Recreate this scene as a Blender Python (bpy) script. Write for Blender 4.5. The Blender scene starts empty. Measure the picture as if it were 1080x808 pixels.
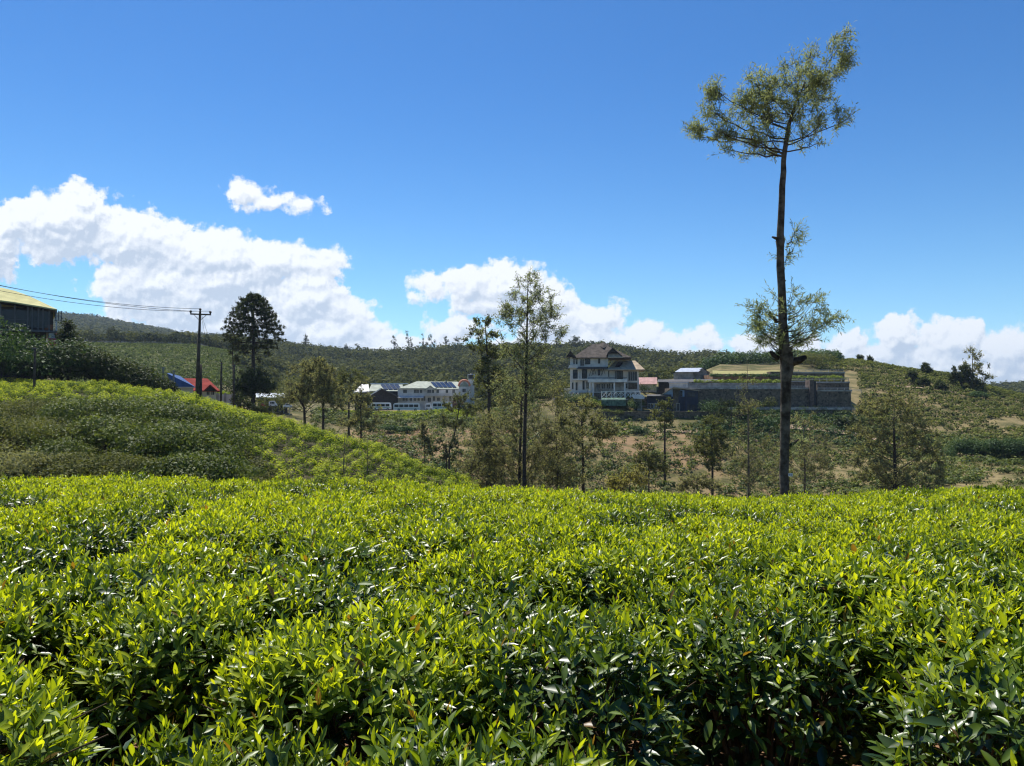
import bpy, math, random
import numpy as np
R = math.radians
random.seed(5)
rng = np.random.default_rng(11)
scene = bpy.context.scene
col = scene.collection
F = 816.0          # focal length in pixels of the 1080 px wide photograph
HOR = 420.0        # row of the horizon
PITCH = math.atan((HOR - 404.0) / F)

# ------------------------------------------------------------------ camera
cd = bpy.data.cameras.new('camera')
cam = bpy.data.objects.new('camera', cd)
col.objects.link(cam)
cd.sensor_fit = 'HORIZONTAL'
cd.sensor_width = 36.0
cd.lens = 36.0 * F / 1080.0
cd.clip_start = 0.05
cd.clip_end = 20000
cam.location = (0, 0, 0)
cam.rotation_euler = (math.pi / 2 + PITCH, 0, 0)
scene.camera = cam
scene.render.resolution_x = 1024
scene.render.resolution_y = 766
scene.cycles.use_denoising = True
scene.cycles.denoiser = 'OPENIMAGEDENOISE'
scene.cycles.denoising_input_passes = 'RGB_ALBEDO_NORMAL'
scene.cycles.denoising_prefilter = 'ACCURATE'
scene.cycles.pixel_filter_type = 'BLACKMAN_HARRIS'
scene.cycles.filter_width = 1.2
scene.cycles.max_bounces = 7
scene.cycles.transparent_max_bounces = 6
scene.cycles.volume_bounces = 0
scene.cycles.sample_clamp_indirect = 6
scene.view_settings.view_transform = 'Standard'
scene.view_settings.look = 'None'
scene.view_settings.gamma = 1
scene.view_settings.exposure = 0.60

# ------------------------------------------------------------------ sun and sky
SUN_EL, SUN_AZ = 58.0, -28.0      # azimuth from straight ahead, negative = to the left
ld = bpy.data.lights.new('sun', 'SUN')
ld.energy = 4.6
ld.angle = R(0.53)
ld.color = (1.0, 0.955, 0.88)
sun = bpy.data.objects.new('sun', ld)
col.objects.link(sun)
sun.rotation_euler = (R(90 - SUN_EL), 0, R(180 - SUN_AZ) - math.pi * 2)
world = bpy.data.worlds.new('World')
scene.world = world
world.use_nodes = True


class NT:
    """small helper for node trees"""
    def __init__(s, nt): s.t = nt; s.n = nt.nodes; s.l = nt.links
    def new(s, k, **kw):
        n = s.n.new(k)
        for a, b in kw.items():
            if a == 'op': n.operation = b
            else: setattr(n, a, b)
        return n
    def put(s, sock, v):
        if isinstance(v, bpy.types.NodeSocket): s.l.new(v, sock)
        elif v is not None: sock.default_value = v
    def m(s, op, a, b=None, c=None, clamp=False):
        n = s.n.new('ShaderNodeMath'); n.operation = op; n.use_clamp = clamp
        s.put(n.inputs[0], a)
        if b is not None: s.put(n.inputs[1], b)
        if c is not None: s.put(n.inputs[2], c)
        return n.outputs[0]
    def v(s, op, a, b=None, out=0):
        n = s.n.new('ShaderNodeVectorMath'); n.operation = op
        s.put(n.inputs[0], a)
        if b is not None:
            s.put(n.inputs[3] if op == 'SCALE' else n.inputs[1], b)
        return n.outputs[out]
    def mix(s, f, a, b):
        n = s.n.new('ShaderNodeMix'); n.data_type = 'RGBA'
        s.put(n.inputs[0], f); s.put(n.inputs[6], a); s.put(n.inputs[7], b)
        return n.outputs[2]
    def noise(s, vec, scale, detail=4, rough=0.55, out=0):
        n = s.n.new('ShaderNodeTexNoise')
        if vec is not None: s.put(n.inputs['Vector'], vec)
        n.inputs['Scale'].default_value = scale
        n.inputs['Detail'].default_value = detail
        n.inputs['Roughness'].default_value = rough
        return n.outputs[out]
    def ss(s, x, a, b, lo=0.0, hi=1.0):
        n = s.n.new('ShaderNodeMapRange'); n.interpolation_type = 'SMOOTHSTEP'
        s.put(n.inputs[0], x)
        for i, q in enumerate((a, b, lo, hi)): n.inputs[i + 1].default_value = q
        return n.outputs[0]


def c4(c): return (c[0], c[1], c[2], 1.0)


# cumulus: heaps given by bearing and elevation (in photo pixels), edges broken up by noise
CLOUDS = [  # px, py, rx, ry
    (60, 232, 88, 40), (85, 215, 45, 30), (150, 255, 105, 38), (10, 235, 55, 30), (215, 272, 90, 42), (285, 275, 78, 34),
    (340, 278, 42, 24), (200, 315, 110, 42), (270, 345, 110, 40), (350, 355, 72, 42), (395, 375, 60, 30), (150, 350, 70, 18),
    (110, 338, 42, 12), (258, 200, 34, 22), (285, 209, 40, 16), (312, 213, 36, 12),
    (455, 305, 38, 20), (500, 300, 46, 26), (545, 302, 50, 34), (575, 318, 42, 30), (520, 325, 70, 16),
    (632, 335, 40, 28), (620, 365, 75, 34), (680, 358, 40, 24), (440, 362, 40, 16), (480, 358, 26, 14), (410, 375, 60, 22),
    (745, 358, 36, 22), (725, 372, 60, 18), (780, 372, 40, 14), (560, 375, 90, 26),
    (880, 372, 34, 18), (905, 362, 34, 22), (950, 355, 34, 30), (975, 378, 60, 26), (1010, 362, 40, 32), (1060, 375, 50, 34),
    (1035, 395, 90, 26), (1130, 370, 70, 50), (1230, 350, 90, 60), (-60, 260, 90, 60), (-180, 300, 120, 70), (850, 390, 80, 16),
    (1075, 350, 40, 8), (985, 345, 26, 16), (700, 366, 60, 22), (800, 364, 60, 18), (848, 366, 50, 20), (770, 360, 34, 18), (860, 378, 50, 22), (830, 385, 60, 18), (930, 375, 50, 26), (1000, 385, 60, 28), (165, 300, 90, 40), (320, 320, 60, 40), (60, 250, 70, 34), (230, 300, 80, 44), (350, 330, 50, 30), (480, 350, 60, 20), (590, 345, 60, 30),
]


def build_world():
    N = NT(world.node_tree)
    N.n.clear()
    # density group
    g = bpy.data.node_groups.new('cloud_density', 'ShaderNodeTree')
    g.interface.new_socket('P', in_out='INPUT', socket_type='NodeSocketVector')
    g.interface.new_socket('D', in_out='OUTPUT', socket_type='NodeSocketFloat')
    G = NT(g)
    gi = G.new('NodeGroupInput'); go = G.new('NodeGroupOutput')
    p = gi.outputs[0]
    # domain warp, strong at small scale for the cauliflower edge
    w1 = G.v('SUBTRACT', G.noise(p, 0.018, 2, 0.5, out=1), (0.5, 0.5, 0.5))
    w2 = G.v('SUBTRACT', G.noise(p, 0.075, 6, 0.62, out=1), (0.5, 0.5, 0.5))
    pw = G.v('ADD', p, G.v('ADD', G.v('MULTIPLY', w1, (26, 18, 0)), G.v('MULTIPLY', w2, (17, 13, 0))))
    acc = None
    for (x, y, rx, ry) in CLOUDS:
        d = G.v('LENGTH', G.v('MULTIPLY', G.v('SUBTRACT', pw, (x, y, 0)), (1 / rx, 1 / ry, 0)), out=1)
        t = G.m('SUBTRACT', 1.0, d)
        t = G.m('MULTIPLY', t, min(rx, ry) / 30.0)
        acc = t if acc is None else G.m('SMOOTH_MAX', acc, t, 0.12)
    def puff(sc, w):
        vo = G.new('ShaderNodeTexVoronoi'); vo.feature = 'SMOOTH_F1'; vo.inputs['Smoothness'].default_value = 0.35
        vo.inputs['Scale'].default_value = sc; vo.inputs['Detail'].default_value = 0
        G.l.new(G.v('ADD', p, G.v('MULTIPLY', w2, (w, w, 0))), vo.inputs['Vector'])
        return G.m('SUBTRACT', 0.42, vo.outputs['Distance'])
    acc = G.m('ADD', acc, G.m('MULTIPLY', puff(0.034, 26), 0.48))
    acc = G.m('ADD', acc, G.m('MULTIPLY', puff(0.085, 14), 0.26))
    n = G.noise(p, 0.11, 6, 0.65)
    n2 = G.noise(p, 0.014, 3, 0.5)
    acc = G.m('ADD', acc, G.m('MULTIPLY', G.m('SUBTRACT', n, 0.5), 0.60))
    acc = G.m('ADD', acc, G.m('MULTIPLY', G.m('SUBTRACT', n2, 0.5), 0.35))
    G.l.new(acc, go.inputs[0])
    # bearing / elevation of the view direction
    tc = N.new('ShaderNodeTexCoord')
    sep = N.new('ShaderNodeSeparateXYZ'); N.l.new(tc.outputs['Generated'], sep.inputs[0])
    ys = N.m('MAXIMUM', sep.outputs[1], 0.05)
    u = N.m('MULTIPLY_ADD', N.m('DIVIDE', sep.outputs[0], ys), F, 540.0)
    v = N.m('MULTIPLY_ADD', N.m('DIVIDE', sep.outputs[2], ys), -F, HOR)
    cmb = N.new('ShaderNodeCombineXYZ'); N.l.new(u, cmb.inputs[0]); N.l.new(v, cmb.inputs[1])
    P = cmb.outputs[0]
    def dens(vec):
        k = N.new('ShaderNodeGroup'); k.node_tree = g
        N.l.new(vec, k.inputs[0]); return k.outputs[0]
    D = dens(P)
    D1 = dens(N.v('ADD', P, (-2.5, -5.0, 0)))
    D2 = dens(N.v('ADD', P, (-8.0, -26.0, 0)))
    alpha = N.ss(D, 0.04, 0.28)
    ahead = N.ss(sep.outputs[1], 0.05, 0.2)
    up = N.ss(sep.outputs[2], -0.02, 0.0)
    alpha = N.m('MULTIPLY', N.m('MULTIPLY', alpha, ahead), up)
    alpha = N.m('MULTIPLY', alpha, 0.97)
    # cloud shading put into the colour: darker where more cloud lies towards the sun
    sh1 = N.m('MULTIPLY', N.m('SUBTRACT', D, D1), 1.0)
    occ = N.ss(D2, -0.15, 0.85)
    lit = N.m('SUBTRACT', N.m('ADD', 0.92, N.m('MULTIPLY', sh1, 2.4)), N.m('MULTIPLY', occ, 0.56), clamp=True)
    ccol = N.mix(lit, c4((0.52, 0.60, 0.72)), c4((0.95, 0.97, 1.0)))
    sky = N.new('ShaderNodeTexSky', sky_type='NISHITA')
    sky.sun_disc = False
    sky.sun_elevation = R(SUN_EL)
    sky.sun_rotation = R(SUN_AZ)
    sky.altitude = 1800
    sky.air_density = 1.0
    sky.dust_density = 0.25
    sky.ozone_density = 2.0
    hs = N.new('ShaderNodeHueSaturation')
    hs.inputs['Saturation'].default_value = 1.2
    hs.inputs['Value'].default_value = 1.0
    N.l.new(sky.outputs[0], hs.inputs['Color'])
    skt = N.mix(N.ss(sep.outputs[2], 0.0, 0.42), c4((0.72, 0.91, 0.92)), c4((0.37, 0.68, 0.87)))
    skc = N.v('MULTIPLY', hs.outputs[0], skt)
    b1 = N.new('ShaderNodeBackground'); N.l.new(skc, b1.inputs[0]); b1.inputs[1].default_value = 0.105
    b2 = N.new('ShaderNodeBackground'); N.l.new(ccol, b2.inputs[0]); b2.inputs[1].default_value = 0.72
    ms = N.new('ShaderNodeMixShader')
    N.l.new(alpha, ms.inputs[0]); N.l.new(b1.outputs[0], ms.inputs[1]); N.l.new(b2.outputs[0], ms.inputs[2])
    out = N.new('ShaderNodeOutputWorld'); N.l.new(ms.outputs[0], out.inputs[0])


build_world()
world.cycles.sampling_method = 'MANUAL'
world.cycles.sample_map_resolution = 512

# ------------------------------------------------------------------ helpers

def tag(o, label=None, cat=None, group=None, kind=None):
    if label: o['label'] = label
    if cat: o['category'] = cat
    if group: o['group'] = group
    if kind: o['kind'] = kind
    return o


def empty(name, loc, rz=0.0):
    o = bpy.data.objects.new(name, None)
    o.empty_display_size = 0.3
    o.location = loc
    o.rotation_euler = (0, 0, rz)
    col.objects.link(o)
    return o


def copy_tree(o, parent=None):
    c = o.copy(); col.objects.link(c)
    if parent is not None: c.parent = parent
    for ch in list(o.children): copy_tree(ch, c)
    return c


def mesh_np(name, V, faces, mat, parent=None, tint=None, smooth=False, midx=None):
    """V (n,3); faces list of int arrays (m,k)."""
    me = bpy.data.meshes.new(name)
    V = np.asarray(V, dtype=np.float32)
    me.vertices.add(len(V)); me.vertices.foreach_set('co', V.ravel())
    tot = [f.shape[1] * np.ones(len(f), dtype=np.int32) for f in faces if len(f)]
    loops = np.concatenate([f.ravel() for f in faces if len(f)]).astype(np.int32)
    tot = np.concatenate(tot)
    start = np.concatenate([[0], np.cumsum(tot)[:-1]]).astype(np.int32)
    me.loops.add(len(loops)); me.loops.foreach_set('vertex_index', loops)
    me.polygons.add(len(tot))
    me.polygons.foreach_set('loop_start', start)
    me.polygons.foreach_set('loop_total', tot)
    if smooth: me.polygons.foreach_set('use_smooth', np.ones(len(tot), dtype=bool))
    if midx is not None: me.polygons.foreach_set('material_index', np.asarray(midx, dtype=np.int32))
    me.update(calc_edges=True)
    if tint is not None:
        if isinstance(tint, dict):
            for k, a in tint.items():
                at = me.attributes.new(k, 'FLOAT', 'POINT'); at.data.foreach_set('value', np.asarray(a, dtype=np.float32))
        else:
            at = me.attributes.new('tint', 'FLOAT', 'POINT'); at.data.foreach_set('value', np.asarray(tint, dtype=np.float32))
    for m in (mat if isinstance(mat, (list, tuple)) else [mat]): me.materials.append(m)
    o = bpy.data.objects.new(name, me)
    col.objects.link(o)
    if parent is not None: o.parent = parent
    return o


class MB:
    """collects boxes, prisms, tubes; build() links them as ONE mesh object"""
    def __init__(s): s.v = []; s.f = []
    def add(s, vs, fs):
        b = len(s.v); s.v += [tuple(map(float, q)) for q in vs]; s.f += [tuple(i + b for i in f) for f in fs]; return s
    def box(s, x0, x1, y0, y1, z0, z1):
        if x0 > x1: x0, x1 = x1, x0
        if y0 > y1: y0, y1 = y1, y0
        if z0 > z1: z0, z1 = z1, z0
        return s.add([(x0, y0, z0), (x1, y0, z0), (x1, y1, z0), (x0, y1, z0), (x0, y0, z1), (x1, y0, z1), (x1, y1, z1), (x0, y1, z1)],
                     [(0, 3, 2, 1), (4, 5, 6, 7), (0, 1, 5, 4), (1, 2, 6, 5), (2, 3, 7, 6), (3, 0, 4, 7)])
    def prism_y(s, pts, y0, y1):      # outline in x,z extruded along y
        n = len(pts)
        vs = [(x, y0, z) for x, z in pts] + [(x, y1, z) for x, z in pts]
        fs = [tuple(range(n)), tuple(range(2 * n - 1, n - 1, -1))]
        fs += [(i, i + n, (i + 1) % n + n, (i + 1) % n) for i in range(n)]
        return s.add(vs, fs)
    def prism_x(s, pts, x0, x1):      # outline in y,z extruded along x
        n = len(pts)
        vs = [(x0, y, z) for y, z in pts] + [(x1, y, z) for y, z in pts]
        fs = [tuple(range(n - 1, -1, -1)), tuple(range(n, 2 * n))]
        fs += [(i, (i + 1) % n, (i + 1) % n + n, i + n) for i in range(n)]
        return s.add(vs, fs)
    def tube(s, pts, rad, sides=8, cap=True):
        pts = [np.array(p, float) for p in pts]
        n = len(pts)
        if not hasattr(rad, '__len__'): rad = [rad] * n
        ref = np.array((0.03, 1, 0.05))
        rings = []
        for i in range(n):
            t = pts[min(i + 1, n - 1)] - pts[max(i - 1, 0)]
            t /= (np.linalg.norm(t) + 1e-9)
            rr = ref if abs(t @ ref) < 0.9 else np.array((1, 0.02, 0.0))
            a = np.cross(t, rr); a /= np.linalg.norm(a)
            b = np.cross(t, a)
            rings.append([tuple(pts[i] + rad[i] * (math.cos(2 * math.pi * k / sides) * a + math.sin(2 * math.pi * k / sides) * b)) for k in range(sides)])
        vs = [q for r_ in rings for q in r_]
        fs = []
        for i in range(n - 1):
            for k in range(sides):
                k2 = (k + 1) % sides
                fs.append((i * sides + k, i * sides + k2, (i + 1) * sides + k2, (i + 1) * sides + k))
        if cap:
            fs.append(tuple(range(sides))[::-1]); fs.append(tuple((n - 1) * sides + k for k in range(sides)))
        return s.add(vs, fs)
    def bar(s, a, b, r, sides=4): return s.tube([a, b], r, sides)
    def hip(s, x0, x1, y0, y1, z0, z1, rx0, rx1, over=0.0, ry=None):   # hipped roof with ridge rx0..rx1
        ym = (y0 + y1) / 2 if ry is None else ry
        x0 -= over; x1 += over; y0 -= over; y1 += over
        t = 0.16
        return s.add([(x0, y0, z0), (x1, y0, z0), (x1, y1, z0), (x0, y1, z0), (rx0, ym, z1), (rx1, ym, z1),
                      (x0, y0, z0 - t), (x1, y0, z0 - t), (x1, y1, z0 - t), (x0, y1, z0 - t)],
                     [(0, 1, 5, 4), (1, 2, 5), (2, 3, 4, 5), (3, 0, 4), (0, 6, 7, 1), (1, 7, 8, 2), (2, 8, 9, 3), (3, 9, 6, 0), (6, 9, 8, 7)])
    def build(s, name, mat, parent=None, loc=None, smooth=False):
        me = bpy.data.meshes.new(name)
        me.from_pydata(s.v, [], s.f); me.update()
        if smooth: me.polygons.foreach_set('use_smooth', np.ones(len(me.polygons), dtype=bool))
        me.materials.append(mat)
        o = bpy.data.objects.new(name, me); col.objects.link(o)
        if parent is not None: o.parent = parent
        if loc is not None: o.location = loc
        return o


# ------------------------------------------------------------------ materials
MATS = {}


def pmat(name, c, rough=0.7, var=0.15, scale=2.0, bump=0.0, metal=0.0, c2=None, spec=0.3, detail=5):
    if name in MATS: return MATS[name]
    m = bpy.data.materials.new(name); m.use_nodes = True; MATS[name] = m
    N = NT(m.node_tree); b = N.n['Principled BSDF']
    tc = N.new('ShaderNodeTexCoord')
    n = N.noise(tc.outputs['Object'], scale, detail, 0.6)
    c2 = c2 or tuple(q * (1 - var * 1.6) for q in c)
    hi = tuple(min(1, q * (1 + var)) for q in c)
    N.l.new(N.mix(N.ss(n, 0.3, 0.7), c4(c2), c4(hi)), b.inputs['Base Color'])
    b.inputs['Roughness'].default_value = rough
    b.inputs['Metallic'].default_value = metal
    b.inputs['Specular IOR Level'].default_value = spec
    if bump:
        bn = N.new('ShaderNodeBump'); bn.inputs['Strength'].default_value = bump; bn.inputs['Distance'].default_value = 0.05
        N.l.new(n, bn.inputs['Height']); N.l.new(bn.outputs[0], b.inputs['Normal'])
    return m


def leaf_mat(name, dark, light, trans=0.35, rough=0.45, spec=0.4, tcol=None, mid=None):
    if name in MATS: return MATS[name]
    m = bpy.data.materials.new(name); m.use_nodes = True; MATS[name] = m
    N = NT(m.node_tree); b = N.n['Principled BSDF']; out = N.n['Material Output']
    at = N.new('ShaderNodeAttribute'); at.attribute_name = 'tint'
    if mid:
        rp = N.new('ShaderNodeValToRGB')
        rp.color_ramp.elements[0].color = c4(dark); rp.color_ramp.elements[1].color = c4(light)
        e = rp.color_ramp.elements.new(0.5); e.color = c4(mid)
        if name == 'tea_leaf':
            rp.color_ramp.elements[-1].color = c4((0.20, 0.12, 0.04)); e = rp.color_ramp.elements.new(0.93); e.color = c4(light)
        N.l.new(at.outputs['Fac'], rp.inputs[0]); cc = rp.outputs[0]
    else:
        cc = N.mix(at.outputs['Fac'], c4(dark), c4(light))
    N.l.new(cc, b.inputs['Base Color'])
    b.inputs['Roughness'].default_value = rough
    b.inputs['Specular IOR Level'].default_value = spec
    tr = N.new('ShaderNodeBsdfTranslucent')
    k = tcol or (1.25, 1.25, 0.55)
    N.l.new(N.v('MULTIPLY', cc, k), tr.inputs[0])
    mx = N.new('ShaderNodeMixShader'); mx.inputs[0].default_value = trans
    if name == 'tea_leaf': N.l.new(N.ss(at.outputs['Fac'], 0.05, 0.75, 0.06, trans + .04), mx.inputs[0])
    N.l.new(b.outputs[0], mx.inputs[1]); N.l.new(tr.outputs[0], mx.inputs[2]); N.l.new(mx.outputs[0], out.inputs[0])
    return m


M = {}
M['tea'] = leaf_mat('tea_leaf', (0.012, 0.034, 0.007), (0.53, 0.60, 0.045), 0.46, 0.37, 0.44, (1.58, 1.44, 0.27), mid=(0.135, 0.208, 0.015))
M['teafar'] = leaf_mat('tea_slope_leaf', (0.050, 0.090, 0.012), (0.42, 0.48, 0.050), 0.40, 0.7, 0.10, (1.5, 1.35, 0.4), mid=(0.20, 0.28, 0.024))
M['tead'] = leaf_mat('distant_tea_leaf', (0.040, 0.062, 0.014), (0.15, 0.19, 0.045), 0.3, 0.8, 0.05)
M['hill'] = leaf_mat('hill_bush_leaf', (0.040, 0.060, 0.015), (0.21, 0.23, 0.062), 0.32, 0.7, 0.08)
M['grev'] = leaf_mat('silver_oak_leaf', (0.155, 0.195, 0.085), (0.40, 0.445, 0.21), 0.45, 0.6, 0.2, (1.2, 1.15, 0.75))
M['grevd'] = leaf_mat('slope_tree_leaf', (0.115, 0.125, 0.056), (0.34, 0.335, 0.150), 0.45, 0.7, 0.12, (1.2, 1.15, 0.7))
M['olive'] = leaf_mat('olive_leaf', (0.065, 0.080, 0.026), (0.21, 0.215, 0.075), 0.34, 0.7, 0.12)
M['dark'] = leaf_mat('dark_leaf', (0.016, 0.030, 0.010), (0.095, 0.115, 0.036), 0.25, 0.65, 0.12)
M['shrub'] = leaf_mat('shrub_leaf', (0.038, 0.064, 0.015), (0.200, 0.235, 0.062), 0.32, 0.6, 0.16)
M['shrubo'] = leaf_mat('dry_shrub_leaf', (0.062, 0.074, 0.022), (0.21, 0.215, 0.068), 0.3, 0.7, 0.1)
M['forest'] = leaf_mat('forest_leaf', (0.034, 0.044, 0.014), (0.125, 0.132, 0.045), 0.22, 0.9, 0.03)
M['hedge'] = leaf_mat('hedge_leaf', (0.025, 0.055, 0.018), (0.105, 0.165, 0.055), 0.28, 0.6, 0.15)
M['bright'] = leaf_mat('bright_leaf', (0.09, 0.14, 0.02), (0.30, 0.36, 0.05), 0.35, 0.6, 0.15)
M['yellow'] = leaf_mat('yellow_flower_leaf', (0.14, 0.14, 0.04), (0.52, 0.46, 0.12), 0.3, 0.6, 0.15)
M['bark'] = pmat('dark_bark', (0.055, 0.043, 0.034), 0.9, 0.5, 7.0, 0.9)
M['oakbark'] = pmat('lichened_oak_bark', (0.115, 0.098, 0.078), 0.95, 0.3, 5.5, 1.0, c2=(0.035, 0.028, 0.022), spec=0.1, detail=8)
M['barkl'] = pmat('grey_bark', (0.13, 0.11, 0.085), 0.9, 0.4, 3.0, 0.5)
M['twig'] = pmat('tea_twig', (0.10, 0.065, 0.035), 0.85, 0.3, 12.0)
M['soil'] = pmat('red_soil', (0.26, 0.15, 0.085), 0.95, 0.25, 0.8, 0.3)
M['white'] = pmat('white_plaster', (0.68, 0.64, 0.57), 0.85, 0.14, 0.5)
M['cream'] = pmat('cream_plaster', (0.62, 0.58, 0.48), 0.8, 0.1, 0.6)
M['roofb'] = pmat('brown_roof_tiles', (0.095, 0.080, 0.068), 0.9, 0.25, 1.2, spec=0.1)
M['roofl'] = pmat('tan_roof_tiles', (0.42, 0.33, 0.23), 0.9, 0.2, 1.0, spec=0.1)
M['roofg'] = pmat('grey_green_roof', (0.30, 0.33, 0.26), 0.7, 0.2, 0.8)
M['darkroof'] = pmat('dark_sheet_roof', (0.07, 0.065, 0.06), 0.6, 0.25, 0.8)
M['glass'] = pmat('dark_window_glass', (0.018, 0.022, 0.026), 0.25, 0.2, 0.5, spec=0.35)
M['darkw'] = pmat('dark_timber', (0.035, 0.028, 0.024), 0.7, 0.3, 2.0)
M['navy'] = pmat('navy_cladding', (0.018, 0.026, 0.050), 0.5, 0.2, 1.0)
M['blueroof'] = pmat('blue_sheet_roof', (0.06, 0.12, 0.28), 0.8, 0.15, 1.5, spec=0.1)
M['redroof'] = pmat('red_sheet_roof', (0.27, 0.045, 0.035), 0.85, 0.2, 1.2, spec=0.05)
M['yelroof'] = pmat('pale_yellow_roof', (0.50, 0.47, 0.23), 0.85, 0.08, 0.7, spec=0.05)
M['pink'] = pmat('pink_wall', (0.50, 0.12, 0.14), 0.8, 0.1, 0.7)
M['metal'] = pmat('grey_metal', (0.42, 0.43, 0.44), 0.4, 0.12, 1.5, metal=0.3)
M['zinc'] = pmat('zinc_sheet', (0.55, 0.57, 0.60), 0.35, 0.12, 1.0, metal=0.2)
M['solar'] = pmat('solar_cell', (0.012, 0.018, 0.040), 0.15, 0.2, 0.5, spec=0.7)
M['conc'] = pmat('weathered_concrete', (0.36, 0.34, 0.30), 0.9, 0.3, 0.7, 0.2)
M['carw'] = pmat('white_vehicle_paint', (0.78, 0.79, 0.80), 0.25, 0.03, 0.5, spec=0.6)
M['carb'] = pmat('blue_vehicle_paint', (0.08, 0.16, 0.40), 0.25, 0.03, 0.5, spec=0.6)
M['carr'] = pmat('red_vehicle_paint', (0.45, 0.03, 0.03), 0.25, 0.03, 0.5, spec=0.6)
M['carg'] = pmat('green_vehicle_stripe', (0.06, 0.30, 0.18), 0.3, 0.03, 0.5, spec=0.5)
M['tyre'] = pmat('black_tyre', (0.02, 0.02, 0.02), 0.8, 0.2, 3.0)
M['pole'] = pmat('weathered_wood_pole', (0.085, 0.070, 0.055), 0.95, 0.3, 3.0, 0.4, spec=0.05)
M['cpole'] = pmat('grey_concrete_pole', (0.24, 0.235, 0.22), 0.9, 0.2, 3.0)
M['wire'] = pmat('black_wire', (0.03, 0.03, 0.03), 0.6, 0.1, 3.0)
M['brick'] = pmat('red_brick', (0.30, 0.12, 0.08), 0.9, 0.25, 2.0)
M['dryg'] = pmat('dry_grass_lawn', (0.30, 0.27, 0.09), 0.95, 0.2, 0.5)
M['tagw'] = pmat('white_tag_plastic', (0.8, 0.8, 0.82), 0.5, 0.03, 3.0)
M['black'] = pmat('black_paint', (0.02, 0.02, 0.022), 0.5, 0.1, 3.0)
M['net'] = pmat('green_netting', (0.10, 0.17, 0.12), 0.9, 0.4, 1.5)


def stone_mat():
    m = bpy.data.materials.new('dark_rubble_stone'); m.use_nodes = True
    N = NT(m.node_tree); b = N.n['Principled BSDF']
    tc = N.new('ShaderNodeTexCoord')
    vo = N.new('ShaderNodeTexVoronoi'); vo.inputs['Scale'].default_value = 2.6
    N.l.new(tc.outputs['Object'], vo.inputs['Vector'])
    ve = N.new('ShaderNodeTexVoronoi'); ve.feature = 'DISTANCE_TO_EDGE'; ve.inputs['Scale'].default_value = 2.6
    N.l.new(tc.outputs['Object'], ve.inputs['Vector'])
    sp = N.new('ShaderNodeSeparateColor'); N.l.new(vo.outputs['Color'], sp.inputs[0])
    base = N.mix(sp.outputs[0], c4((0.050, 0.036, 0.024)), c4((0.20, 0.150, 0.098)))
    n = N.noise(tc.outputs['Object'], 0.35, 4, 0.6)
    base = N.mix(N.ss(n, 0.45, 0.75, 0, 0.6), base, c4((0.06, 0.065, 0.035)))
    base = N.mix(N.ss(ve.outputs['Distance'], 0.0, 0.07, 0.6, 0.0), base, c4((0.13, 0.11, 0.085)))
    N.l.new(base, b.inputs['Base Color']); b.inputs['Roughness'].default_value = 0.9
    bn = N.new('ShaderNodeBump'); bn.inputs['Strength'].default_value = 0.6; bn.inputs['Distance'].default_value = 0.1
    N.l.new(ve.outputs['Distance'], bn.inputs['Height']); N.l.new(bn.outputs[0], b.inputs['Normal'])
    return m


M['stone'] = stone_mat()


def ground_mat():
    m = bpy.data.materials.new('hillside_ground'); m.use_nodes = True
    N = NT(m.node_tree); b = N.n['Principled BSDF']
    tc = N.new('ShaderNodeTexCoord'); P = tc.outputs['Object']
    nbig = N.noise(P, 0.035, 4, 0.6); nmid = N.noise(P, 0.22, 5, 0.65); nf = N.noise(P, 2.2, 5, 0.65)
    grass = N.mix(N.ss(nmid, 0.35, 0.65), c4((0.085, 0.084, 0.030)), c4((0.25, 0.195, 0.095)))
    grass = N.mix(N.ss(nf, 0.35, 0.75, 0, 0.55), grass, c4((0.045, 0.062, 0.018)))
    soil = N.mix(nf, c4((0.17, 0.095, 0.055)), c4((0.30, 0.18, 0.105)))
    a = N.new('ShaderNodeAttribute'); a.attribute_name = 'soil'
    f = N.ss(N.m('ADD', N.m('ADD', a.outputs['Fac'], N.m('MULTIPLY', N.m('SUBTRACT', nmid, 0.5), 1.3)), N.m('MULTIPLY', N.m('SUBTRACT', nbig, 0.5), 1.0)), 0.45, 0.62)
    cc = N.mix(f, grass, soil)
    a2 = N.new('ShaderNodeAttribute'); a2.attribute_name = 'woods_gap_shade'
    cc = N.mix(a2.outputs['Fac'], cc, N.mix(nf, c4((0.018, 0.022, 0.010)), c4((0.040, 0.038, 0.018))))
    a3 = N.new('ShaderNodeAttribute'); a3.attribute_name = 'dry'
    cc = N.mix(N.m('MULTIPLY', a3.outputs['Fac'], N.ss(nmid, 0.3, 0.6)), cc, c4((0.30, 0.23, 0.11)))
    a4 = N.new('ShaderNodeAttribute'); a4.attribute_name = 'green'
    cc = N.mix(N.m('MULTIPLY', a4.outputs['Fac'], 0.9), cc, N.mix(nf, c4((0.055, 0.085, 0.02)), c4((0.11, 0.15, 0.035))))
    N.l.new(cc, b.inputs['Base Color']); b.inputs['Roughness'].default_value = 0.95; b.inputs['Specular IOR Level'].default_value = 0.1
    bn = N.new('ShaderNodeBump'); bn.inputs['Strength'].default_value = 0.7; bn.inputs['Distance'].default_value = 0.25
    N.l.new(N.m('ADD', nf, nmid), bn.inputs['Height']); N.l.new(bn.outputs[0], b.inputs['Normal'])
    return m


# ------------------------------------------------------------------ terrain
EDGE = [(-350, 500), (0, 504), (250, 507), (500, 515), (650, 519), (800, 524), (900, 520), (1000, 516), (1080, 514), (1400, 505)]


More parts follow.
